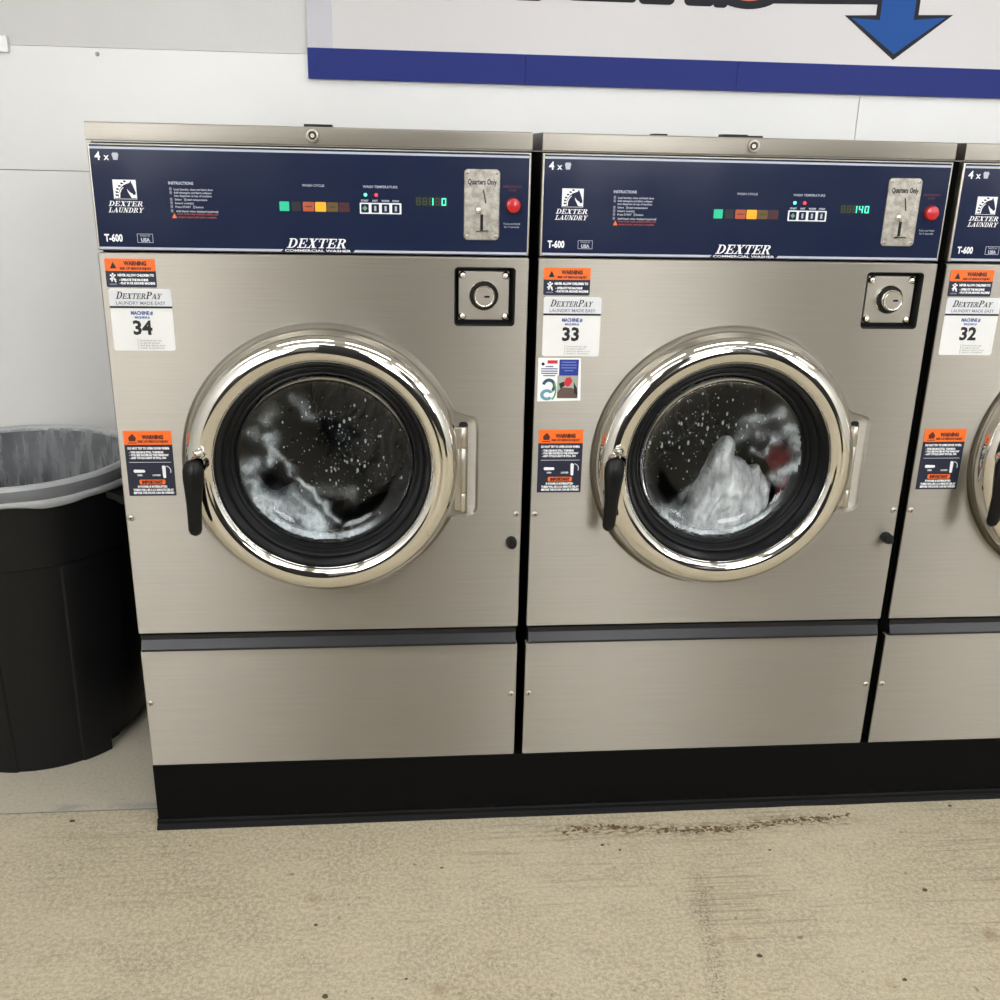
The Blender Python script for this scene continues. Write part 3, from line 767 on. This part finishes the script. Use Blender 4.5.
# ------------------------------------------------------------------ wash loads
def inside(poly, x, z):
    c = False; n = len(poly)
    for i in range(n):
        (x1, z1), (x2, z2) = poly[i], poly[i-1]
        if (z1 > z) != (z2 > z) and x < (x2-x1)*(z-z1)/(z2-z1)+x1: c = not c
    return c
def edge_dist(poly, x, z):
    d = 9
    for i in range(len(poly)):
        (ax, az), (bx, bz) = poly[i], poly[i-1]
        t_ = max(0, min(1, ((x-ax)*(bx-ax)+(z-az)*(bz-az))/((bx-ax)**2+(bz-az)**2+1e-12)))
        d = min(d, math.hypot(x-ax-t_*(bx-ax), z-az-t_*(bz-az)))
    return d
def load(k, name, poly, material, label, cat, gap=.008, depth=.09, fold=.012, dirn=0., seed=0, group=None, res=.0035, back=0.):
    """wet cloth pressed against the glass: puffed folded front, full body behind; poly in door-centred XZ metres"""
    xs = [p[0] for p in poly]; zs = [p[1] for p in poly]; m = MB(); m.smooth = True
    nx = int((max(xs)-min(xs))/res)+1; nz = int((max(zs)-min(zs))/res)+1
    F, B = {}, {}
    ca, sa = math.cos(dirn), math.sin(dirn)
    for i in range(nx+1):
        for j in range(nz+1):
            x = min(xs)+i*res; z = min(zs)+j*res
            if not inside(poly, x, z): continue
            d = edge_dist(poly, x, z); r = math.hypot(x, z)
            if r > .2: continue
            u, w = x*ca+z*sa, -x*sa+z*ca
            wx = u+.02*noise.noise((x*14+seed, z*14, 3.1)); wz = w
            f = .8-1.7*abs(noise.noise((wx*44+seed, wz*11, seed)))+.35-.9*abs(noise.noise((wx*105, wz*34, seed+4)))+noise.noise((wx*260, wz*150, seed+9))*.16
            e = 1-min(1, d/.03); e = e*e
            y = bowl(min(r, .158))+gap+back+.006+fold*(f*.7+.25)+.03*e
            F[i, j] = m.bm.verts.new((CX+x, y, CZ+z)); B[i, j] = m.bm.verts.new((CX+x, y+.012+depth*(1-e), CZ+z))
    quads = []
    for (i, j) in F:
        q = [(i, j), (i+1, j), (i+1, j+1), (i, j+1)]
        if all(a in F for a in q): quads.append(q)
    cnt = {}
    for q in quads:
        m.bm.faces.new([F[a] for a in q]).smooth = True; m.bm.faces.new([B[a] for a in q[::-1]]).smooth = True
        for a, b in zip(q, q[1:]+q[:1]): cnt[a, b] = 1
    for (a, b) in list(cnt):
        if (b, a) not in cnt: m.bm.faces.new([F[b], F[a], B[a], B[b]]).smooth = True
    for v in [v for v in m.bm.verts if not v.link_faces]: m.bm.verts.remove(v)
    bmesh.ops.smooth_vert(m.bm, verts=list(m.bm.verts), factor=.4, use_axis_x=True, use_axis_y=True, use_axis_z=True)
    o = m.build(name, material, None, SH, sharp=0)
    o.location = root_at(k); return tag(o, label, cat, group)
def px(k, u, v):
    (cu, cv), (su, sv) = (((324.5, 461), (552., 531.)), ((718.6, 460.5), (522., 498.)))[k]
    ox, oz = ((-.004, -.015), (.021, -.024))[k]                    # the loads lie behind the glass
    return ((u-cu)/su+ox, -(v-cv)/sv+oz)
def zx(k, u, v): return px(k, (230, 625)[k]+u*.19, (370, 365)[k]+v*.19)
def circle_low(a0, a1, r, n=14): return [(r*math.cos(a0+(a1-a0)*i/n), r*math.sin(a0+(a1-a0)*i/n)) for i in range(n+1)]
# washer 34: pale wet cloth sliding down the left side
poly = [zx(0, *q) for q in ((90,520),(150,640),(190,690),(290,650),(390,660),(450,740),(480,830),(440,880),(330,850),(230,790),(150,720),(100,640))]
load(0, 'wet_laundry', poly, cloth_g, 'grey-white wet cloth low on the left behind the glass of washer 34', 'laundry', dirn=.75, seed=2, fold=.02, back=.012)
poly = [px(0, *q) for q in ((300,380),(400,395),(416,440),(408,500),(372,530),(330,480),(305,440))]
load(0, 'wet_laundry', poly, cloth_d, 'dark wet clothes behind the running soap drops, in the left washer', 'laundry', dirn=-.3, seed=12, fold=.03, back=.16)
# washer 33: white cloth heap, red cloth to its right
poly = [zx(1, *q) for q in ((520,385),(560,380),(590,430),(590,500),(640,505),(690,560),(720,530),(750,570),(800,640),(785,740),(740,830),(620,910),(470,935),(340,905),(265,840),(330,760),(380,670),(430,570),(470,470))]
load(1, 'wet_laundry', poly, cloth_w, 'bunched white wet cloth at the bottom behind the glass of washer 33', 'laundry', dirn=-.25, seed=5, fold=.022)
poly = [zx(1, *q) for q in ((745,500),(775,430),(830,400),(890,440),(900,560),(860,660),(812,720),(815,650),(790,580))]
load(1, 'wet_laundry', poly, cloth_r, 'dark red wet cloth right of the white heap in washer 33', 'laundry', dirn=.6, seed=8, fold=.012, back=.004, depth=.05)
poly = [px(1, *q) for q in ((650,400),(700,385),(725,400),(735,430),(700,470),(665,500),(640,470))]
load(1, 'wet_laundry', poly, cloth_d, 'dark wet clothes left of the white heap, in the middle washer', 'laundry', dirn=.3, seed=15, fold=.03, back=.17)

def suds(k, label, cover, n_drops, seed, cxz, sx, sz, res=.0028, rmax=.1600, gap=.0030):
    """soapy film and drops clinging to the back of the door glass; cover(x,z) gives the film's thickness"""
    m = MB(); m.smooth = True; V = {}; n = int(2*rmax/res)
    lay = m.bm.verts.layers.float.new('cover')
    for i in range(n+1):
        for j in range(n+1):
            x = -rmax+i*res; z = -rmax+j*res; r = math.hypot(x, z)
            if r <= rmax:
                v = m.bm.verts.new((CX+x, bowl(r)+gap, CZ+z)); v[lay] = max(0, min(1, cover(x, z))); V[i, j] = v
    for (i, j) in list(V):
        q = [(i, j), (i+1, j), (i+1, j+1), (i, j+1)]
        if all(a in V for a in q): m.bm.faces.new([V[a] for a in q]).smooth = True
    rnd = random.Random(seed); m.mi = 1
    for _ in range(n_drops):
        for _t in range(40):
            x, z = rnd.gauss(cxz[0], sx), rnd.gauss(cxz[1], sz)
            if math.hypot(x, z) < .150: break
        else: continue
        r = .0005+.0020*rnd.random()**4; el = rnd.uniform(1, 2.3); y = bowl(math.hypot(x, z))
        m.loops([[(CX+x+r*c_*math.cos(2*PI*i/8), y+.0006+r*.6*h_, CZ+z+r*el*c_*math.sin(2*PI*i/8)) for i in range(8)] for c_, h_ in ((.55,0),(1,.25),(.8,.7),(.3,1.))], True, False, True)
    o = m.build('soap_suds', [suds_film, foam_m], None, SH, sharp=0); o.location = root_at(k); o['kind'] = 'stuff'
    return tag(o, label, 'suds')
def seg(x, z, a, b, w):
    d = edge_dist([a, b], x, z); return math.exp(-(d/w)**2)
def cov0(x, z):
    z_ = lambda u, v: zx(0, u, v)
    wx = x+.010*noise.noise((x*40, z*40, 1)); wz = z+.010*noise.noise((x*40, z*40, 5))
    a = 1.2*seg(wx, wz, z_(215,330), z_(215,450), .010)+1.2*seg(wx, wz, z_(225,400), z_(420,620), .0055)+.9*seg(wx, wz, z_(420,620), z_(560,790), .0045)
    a += 1.0*seg(wx, wz, z_(90,480), z_(130,470), .012)+.55*seg(wx, wz, z_(190,230), z_(230,190), .012)+.5*seg(wx, wz, z_(130,300), z_(200,340), .007)
    a += 1.0*seg(wx, wz, z_(210,690), z_(450,800), .017)+.9*seg(wx, wz, z_(110,560), z_(170,680), .011)+.6*seg(wx, wz, z_(320,640), z_(470,770), .007)
    a += .35*seg(wx, wz, z_(350,120), z_(430,220), .010)+.25*seg(wx, wz, z_(480,620), z_(640,640), .012)
    r = math.hypot(x, z); ang = math.atan2(z, x)
    if z < -.03: a += 1.7*max(0, min(1, (r-.147)/.005))*math.exp(-((ang+PI/2+.25)/.75)**4)
    return a
def cov1(x, z):
    z_ = lambda u, v: zx(1, u, v)
    wx = x+.012*noise.noise((x*40, z*40, 11)); wz = z+.012*noise.noise((x*40, z*40, 15))
    a = .7*seg(wx, wz, z_(600,260), z_(760,210), .012)+.6*seg(wx, wz, z_(640,330), z_(740,350), .014)+.7*seg(wx, wz, z_(800,300), z_(860,290), .014)
    a += .9*seg(wx, wz, z_(640,420), z_(700,430), .005)+.8*seg(wx, wz, z_(700,420), z_(730,340), .004)+.9*seg(wx, wz, z_(770,560), z_(900,450), .010)+.6*seg(wx, wz, z_(850,360), z_(910,460), .010)
    a += .5*seg(wx, wz, z_(160,730), z_(270,720), .011)+.3*seg(wx, wz, z_(260,660), z_(390,520), .006)+.35*seg(wx, wz, z_(490,380), z_(560,330), .010)
    r = math.hypot(x, z); ang = math.atan2(z, x)
    if z < -.03: a += 1.4*max(0, min(1, (r-.149)/.005))*math.exp(-((ang+PI/2)/.8)**4)
    return a
suds(0, 'white soap film and running drops on the glass of washer 34', cov0, 260, 3, (.03, .01), .075, .07)
suds(1, 'white soap film and a few drops on the glass of washer 33', cov1, 230, 4, (-.05, .06), .065, .055)

# ------------------------------------------------------------------ the black base under the row
eb = thing('equipment_base', (.375, .42, 0), 'long black painted base under the row of washers', 'base')
def part(name, m, mats, parent, loc, **kw): return m.build(name, mats, parent, -Vector(loc), **kw)
LB = (.375, .42, 0)
m = MB(); m.box(-.742, 1.492, 0., .88, 0., ZB-.0005, .0015)
part('base_block', m, base_m, eb, LB)
m = MB(); prof = [(.0005, .020), (-.0030, .0195), (-.0050, .016), (-.0060, .010), (-.010, .006), (-.0135, 0), (.0005, 0)]
m.loops([[(x, y, z) for y, z in prof] for x in [-.743+.0315*i for i in range(72)]], True, True, True)
for v in m.bm.verts:
    if v.co.y < -.001: v.co.y += .0014*noise.noise((v.co.x*9, v.co.z*60, 1))
part('base_skirt', m, mat('scuffed_black_vinyl', (7,7,8), .55, spec=.15), eb, LB, recalc=True)

# ------------------------------------------------------------------ bin and liner
BX, BY = -1.092, .436
tc = thing('trash_can', (BX, BY, 0), 'round black plastic trash can with a grey liner, left of washer 34', 'bin')
LT = (BX, BY, 0)
def can_r(z, a):
    r = .223+(.245-.223)*min(z, .49)/.49
    ad = (math.degrees(a)+180) % 360-180
    k = ((ad+90) % 68)
    up = 0 if k < 34 else 1
    d = min(abs(k), abs(k-34), abs(k-68))
    s = min(1, d/1.1)
    if z < .487: r += (.0035 if up else 0.)*s*min(1, (.487-z)/.01)
    if z > .49: r += .0065+(z-.49)*.02
    if z < .075 and (-37.5 < ad < 22 or 142.5 < ad < 202 or -217.5 < ad < -158): r -= .032*min(1, (.075-z)/.006)
    return r
m = MB(); m.smooth = True; n = 360
zs = [0, .004, .03, .060, .068, .070, .0755, .10, .2, .3, .4, .474, .479, .484, .488, .490, .494, .52, .56, .60, .632]
outer = [[(BX+can_r(z, 2*PI*i/n)*math.cos(2*PI*i/n), BY+can_r(z, 2*PI*i/n)*math.sin(2*PI*i/n), z) for i in range(n)] for z in zs]
ring = lambda r, z: [(BX+r*math.cos(2*PI*i/n), BY+r*math.sin(2*PI*i/n), z) for i in range(n)]
inner = [ring(.244, .632), ring(.240, .60), ring(.232, .45), ring(.216, .03)]
m.loops(outer+inner, True, True, True)
part('bin_body', m, bin_m, tc, LT, sharp=30)
m = MB(); m.smooth = True
m.loops([ring(.2445, .631), ring(.2565, .630), ring(.2605, .634), ring(.2605, .652), ring(.2555, .6680), ring(.2495, .6715), ring(.2455, .668), ring(.2445, .64), ring(.2445, .631)])
part('bin_rim', m, bin_m, tc, LT, recalc=True)
for a in (math.radians(-12), math.radians(168)):
    m = MB(); c, s = math.cos(a), math.sin(a)
    def hp(u, v, z): return (BX+c*v-s*u, BY+s*v+c*u, z)
    m.loops([[hp(u, v, z) for v, z in ((.245,.628),(.262,.624),(.2840,.612),(.2860,.602),(.2790,.598),(.262,.608),(.245,.612))] for u in (-.075,-.07,.07,.075)], True, True, True)
    part('bin_handle', m, bin_m, tc, LT, recalc=True)
# liner: hangs inside, folds over the rim, hem outside
lg = thing('bin_liner', (BX, BY, .60), 'thin translucent grey bag folded over the rim of the trash can', 'bag')
LL = (BX, BY, .60)
def wr(a, z, amp):
    return amp*(noise.noise((math.cos(a)*9, math.sin(a)*9, z*2.2))+.55*noise.noise((math.cos(a)*24, math.sin(a)*24, z*3.))+.3*noise.noise((math.cos(a)*52, math.sin(a)*52, z*4)))
m = MB(); m.smooth = True; n = 420; L = []
for k in range(15):
    z = .668-.036*k; amp = .0015+.0013*k if k < 9 else .012
    L.append([(BX+(min(.2432, .2425-.0026*k+wr(2*PI*i/n, z, amp)-.004*min(1, k/3)))*math.cos(2*PI*i/n), BY+(min(.2432, .2425-.0026*k+wr(2*PI*i/n, z, amp)-.004*min(1, k/3)))*math.sin(2*PI*i/n), z) for i in range(n)])
m.loops(L)
part('inner_bag', m, liner_m, lg, LL, sharp=0)
def skirt(name, rows, material):
    m = MB(); m.smooth = True; L = []
    for r0, z0, am, hem in rows:
        ring_ = []
        for i in range(n):
            a = 2*PI*i/n; c, s_ = math.cos(a), math.sin(a)
            sag = hem*(1.1*noise.noise((c*2.3, s_*2.3, 7))+.25*noise.noise((c*6, s_*6, 2)))
            ring_.append((BX+(r0+wr(a, z0, am))*c, BY+(r0+wr(a, z0, am))*s_, z0+sag))
        L.append(ring_)
    m.loops(L); part(name, m, material, lg, LL, sharp=0)
skirt('top_fold', ((.2425,.662,.0003,0),(.2430,.6715,.0003,0),(.2465,.6752,.0004,0),(.2510,.6752,.0004,0),(.2555,.6722,.0005,0),(.2590,.6670,.0005,0)), liner_edge_m)
skirt('outer_band', ((.2590,.6670,.0005,0),(.2632,.660,.0008,.0006),(.2636,.652,.0010,.001),(.2640,.645,.0010,.0015)), liner_band_m)
skirt('hem', ((.2640,.645,.0010,.0015),(.2672,.642,.0010,.003),(.2680,.636,.0010,.006),(.2660,.630,.001,.009),(.2635,.628,.0008,.009)), liner_edge_m)

# ------------------------------------------------------------------ room shell
XL, XR, YF, YB, ZC = -2.9, 4.6, -4.6, 1.0, 2.9
def shell(name, m, mats, **kw): return structure(m.build(name, mats, None, None, **kw))
m = MB(); m.box(XL-.1, XR+.1, YF-.1, YB+.1, -.08, 0); shell('floor', m, floor_m)
m = MB(); m.box(XL-.1, XR+.1, YF-.1, YB+.1, ZC, ZC+.08); shell('ceiling', m, ceil_m)
m = MB()
m.mi = 1; m.box(XL-.1, XR+.1, YB+.001, YB+.1, 1.5525, ZC)
m.mi = 0
for x0, x1 in ((XL-.1, .9878), (.9892, 2.2), (2.2012, XR+.1)):
    m.box(x0, x1, YB, YB+.1, 1.2608, 1.5518, .0012); m.box(x0, x1, YB, YB+.1, 0, 1.2595, .0012)
m.mi = 2; m.box(XL, XR, YB+.012, YB+.09, .01, ZC-.01)  # grey backing showing through the open board joints
shell('wall_back', m, [wall_smooth, wall_rough, mat('joint_shadow', (120,119,116), .8)])
m = MB(); m.box(XL-.1, XL, YF, YB, 0, ZC); shell('wall_left', m, wall_smooth)
m = MB(); m.box(XR, XR+.1, YF, YB, 0, ZC); shell('wall_right', m, wall_smooth)
WIN = ((-2.7, -1.35), (.55, 1.75), (3.0, 4.4)); WZ0, WZ1 = 1.5, 2.6  # unseen windows added to light the back wall and washer fronts
m = MB(); m.box(XL-.1, XR+.1, YF-.1, YF, 0, WZ0); m.box(XL-.1, XR+.1, YF-.1, YF, WZ1, ZC)
ed = [XL-.1]+[v for w_ in WIN for v in w_]+[XR+.1]
for a, b in zip(ed[::2], ed[1::2]): m.box(a, b, YF-.1, YF, WZ0, WZ1)
shell('wall_front', m, mat('grey_front_wall', (118,116,112), .7))
pane_m = mat('daylit_pane', (255,255,255), .3, emit=(250,252,255), strength=14.)  # glow added as frontal daylight
fr_m = mat('window_frame', (60,60,62), .4)
for k, (a, b) in enumerate(WIN):
    m = MB()
    for q in ((a, a+.05, WZ0, WZ1), (b-.05, b, WZ0, WZ1), (a+.05, b-.05, WZ0, WZ0+.05), (a+.05, b-.05, WZ1-.05, WZ1)): m.box(q[0], q[1], YF-.07, YF-.01, q[2], q[3])
    wf = shell('window_%d' % (k+1), m, fr_m)
    m = MB(); m.box(a+.05, b-.05, YF-.05, YF-.04, WZ0+.05, WZ1-.05); m.build('pane', pane_m, wf)
m = MB(); m.box(XL, XR, YF, YF+.02, .0, 1.1, .004); shell('trim_1', m, reflection_band_m)  # unseen dark band added low on the wall for glass and steel to reflect
# two unseen dark blocks added behind the camera, mirrored as darker bands in steel
for k, (a, b) in enumerate(((-.62, .22), (1.62, 2.3))):
    m = MB(); m.box(a, b, -3.15, -2.75, 0, ZC); shell('trim_%d' % (k+2), m, mat('dark_column', (34,33,36), .5))
# fluorescent troffers in the ceiling
lamp_m = mat('lamp_diffuser', (255,252,244), .6, emit=(253,253,255), strength=7.6)
for lx in (-2.3, -.85, .6, 2.05, 3.5):
    for ly in (-.95, -2.4, -3.8):
        m = MB(); m.box(lx-.60, lx+.60, ly-.15, ly+.15, ZC-.016, ZC-.012, 0)
        m.mi = 1
        for b in ((-.62,-.60,-.17,.17), (.60,.62,-.17,.17), (-.60,.60,-.17,-.15), (-.60,.60,.15,.17)): m.box(lx+b[0], lx+b[1], ly+b[2], ly+b[3], ZC-.02, ZC)
        o = m.build('ceiling_light', [lamp_m, mat('light_frame', (230,230,228), .5)]); structure(o)

# ------------------------------------------------------------------ things on the wall
SY = YB-.018
sg = thing('wall_sign', (.6, YB, 1.53), 'long white sign with blue lower border and a blue down arrow', 'sign')
LS = (.6, YB, 1.53)
m = MB(); m.box(-.464, 2.3, SY+.004, YB, 1.495, 2.25, .001); part('sign_board', m, mat('sign_edge_grey', (190,189,195), .35), sg, LS)
m = MB(); m.box(-.402, 2.3, SY+.002, SY+.006, 1.566, 2.25, .0005); part('sign_face', m, mat('sign_white', (205,202,202), .35), sg, LS)
sb = mat('sign_blue', (30,44,118), .5, spec=.2)
for x0, x1 in ((-.4645, .0842), (.0848, .6405), (.6411, 1.42), (1.4206, 2.3)):
    m = MB(); m.box(x0, x1, SY, SY+.006, 1.4945, 1.5665, .0008); part('border_strip', m, sb, sg, LS)
dark = mat('sign_outline', (26,27,34), .5, spec=.2); fillm = mat('sign_orange', (226,112,84), .4); ablue = mat('sign_arrow_blue', (20,78,150), .5, spec=.2)
def offset_poly(pts, d):
    n = len(pts); out = []
    if sum(pts[i][0]*pts[(i+1)%n][1]-pts[(i+1)%n][0]*pts[i][1] for i in range(n)) < 0: pts = pts[::-1]
    for i in range(n):
        a, b, c_ = Vector(pts[i-1]), Vector(pts[i]), Vector(pts[(i+1) % n])
        e1, e2 = (b-a).normalized(), (c_-b).normalized()
        n1, n2 = Vector((-e1.y, e1.x)), Vector((-e2.y, e2.x))
        k = (n1+n2); k /= max(.35, 1+n1.dot(n2)); out.append(tuple(b+k*d))
    return out
arrow = [(.715,1.704),(.996,1.711),(.996,1.686),(.912,1.683),(1.058,1.581),(1.204,1.693),(1.110,1.690),(1.110,1.80),(.715,1.80)]
m = MB(); m.prism(arrow, SY+.0008, SY+.003); ar = part('arrow', m, dark, sg, LS)
m = MB(); m.prism(offset_poly(arrow, .0115), SY+.0002, SY+.002); part('arrow_fill', m, ablue, ar, LS)
# chunky dark-edged letters; only their feet reach into the photograph
def legs(spans, top, z0, cross):
    """outline pieces for a block letter"""
    out = [rr(a, b, z0, top, .014, 4) for a, b in spans]
    out += [rc(*c_) for c_ in cross]
    return out
LET = [('W', legs([(-.385,-.315),(-.30,-.245)], 1.96, 1.70, [(-.37,1.70,-.26,1.76)])),
       ('A', legs([(-.2,-.163),(-.1635,-.093)], 1.96, 1.685, [(-.19,1.89,-.10,1.96)])),
       ('H', legs([(-.055,.003),(.048,.127)], 1.96, 1.690, [(-.02,1.80,.08,1.86)])),
       ('E', legs([(.186,.262)], 1.96, 1.696, [(.20,1.90,.352,1.96),(.20,1.80,.33,1.86)])+[rr(.187,.364,1.694,1.752,.012,4)]),
       ('R', legs([(.368,.462),(.486,.566)], 1.96, 1.692, [(.41,1.90,.54,1.96),(.41,1.80,.54,1.86)])),
       ('S', [rr(.562,.60,1.690,1.74,.010,4), arc(.652,1.735,.092,.046,.0,.0,-PI,0,18), arc(.652,1.78,.09,.09,.03,.03,-1.6,1.6,12), arc(.652,1.88,.09,.08,.03,.03,.6,4.7,14)])]
for ch, pcs in LET:
    m = MB()
    for q, pl in enumerate(pcs): m.prism(pl, SY+.0009-q*2e-5, SY+.003)
    lo = part('sign_letter', m, dark, sg, LS)
    if ch == 'S':
        m = MB(); m.prism(arc(.652,1.742,.062,.034,0,0,-PI,0,18), SY+.0002, SY+.002); part('letter_fill', m, fillm, lo, LS)
# small white plate and a screw on the left part of the wall
m = MB(); m.box(-1.300, -1.1885, YB-.012, YB+.001, 1.535, 1.572, .0015)
tag(m.build('wall_plate', mat('white_plastic', (244,244,242), .3)), 'small white plate on the wall at the left edge', 'plate')
m = MB(); m.dome(-.980, YB, 1.5375, .0055, .006, 12, 4); tag(m.build('wall_screw', satin), 'small grey screw head in the white wall board, upper left', 'screw')

# ------------------------------------------------------------------ loose bits on the concrete
rnd = random.Random(11); m = MB()
def flake(x, y, r):
    k = rnd.randint(5, 7); a0 = rnd.random()*6; el = rnd.uniform(.4, 1)
    top = [(x+r*rnd.uniform(.6, 1)*math.cos(a0+2*PI*i/k), y+el*r*rnd.uniform(.6, 1)*math.sin(a0+2*PI*i/k), .0004+r*.22) for i in range(k)]
    bot = [(p[0]+(p[0]-x)*.25, p[1]+(p[1]-y)*.25, 0.) for p in top]
    m.loops([bot, top], True, False, True)
pts = [(.09,-.070),(.17,-.056),(.235,-.062),(.304,-.076),(.36,-.080),(.422,-.080),(.475,-.080),(.54,-.068),(.602,-.060),(.66,-.055),(.716,-.052)]
for (x0, y0), (x1, y1) in zip(pts, pts[1:]):
    for _ in range(30):
        u = rnd.random(); flake(x0+(x1-x0)*u, y0+(y1-y0)*u+rnd.gauss(0, .0045), .0012+.0034*rnd.random()**2)
o = m.build('dirt_crumbs', mat('brown_dirt', (98,80,54), .8), None, None, recalc=True); o['kind'] = 'stuff'
tag(o, 'thin line of brown dirt crumbs on the floor before the base', 'dirt')
chips = [(.165,-.114,.004,.5),(.198,-.132,.003,1.2),(.504,-.151,.0035,.9),(.766,-.285,.005,.3),(.388,-.428,.005,1.),(-.924,.029,.006,.4),(-.164,-.163,.004,.7),(-.368,-.466,.0055,.5),(-.234,-.438,.0035,.3),(-.397,-.302,.004,1.1),(.621,-.498,.005,.2),(.952,-.032,.005,.8)]
m = MB()
for x, y, r, _ in chips: flake(x, y, r)
o = m.build('floor_chips', mat('dark_chip', (78,70,56), .7), None, None, recalc=True); o['kind'] = 'stuff'
tag(o, 'scattered dark chips and specks on the open concrete floor', 'chips')

# ------------------------------------------------------------------ camera and light
cam = bpy.data.cameras.new('camera'); co = bpy.data.objects.new('camera', cam); COL.objects.link(co)
co.location = (-.2236522, -1.78508777, 1.33294475)
co.rotation_euler = (math.radians(70.78177), math.radians(-1.248534), math.radians(-5.121185))
cam.sensor_width = 36.; cam.lens = 36*1001.78/1000; cam.clip_start = .02
sc.camera = co
w = bpy.data.worlds.new('world'); sc.world = w; w.use_nodes = True
w.node_tree.nodes['Background'].inputs[0].default_value = (.9, .95, 1, 1); w.node_tree.nodes['Background'].inputs[1].default_value = .3
vs = sc.view_settings; vs.view_transform = 'Standard'; vs.look = 'None'; vs.gamma = 1.; vs.use_curve_mapping = False; vs.exposure = .08
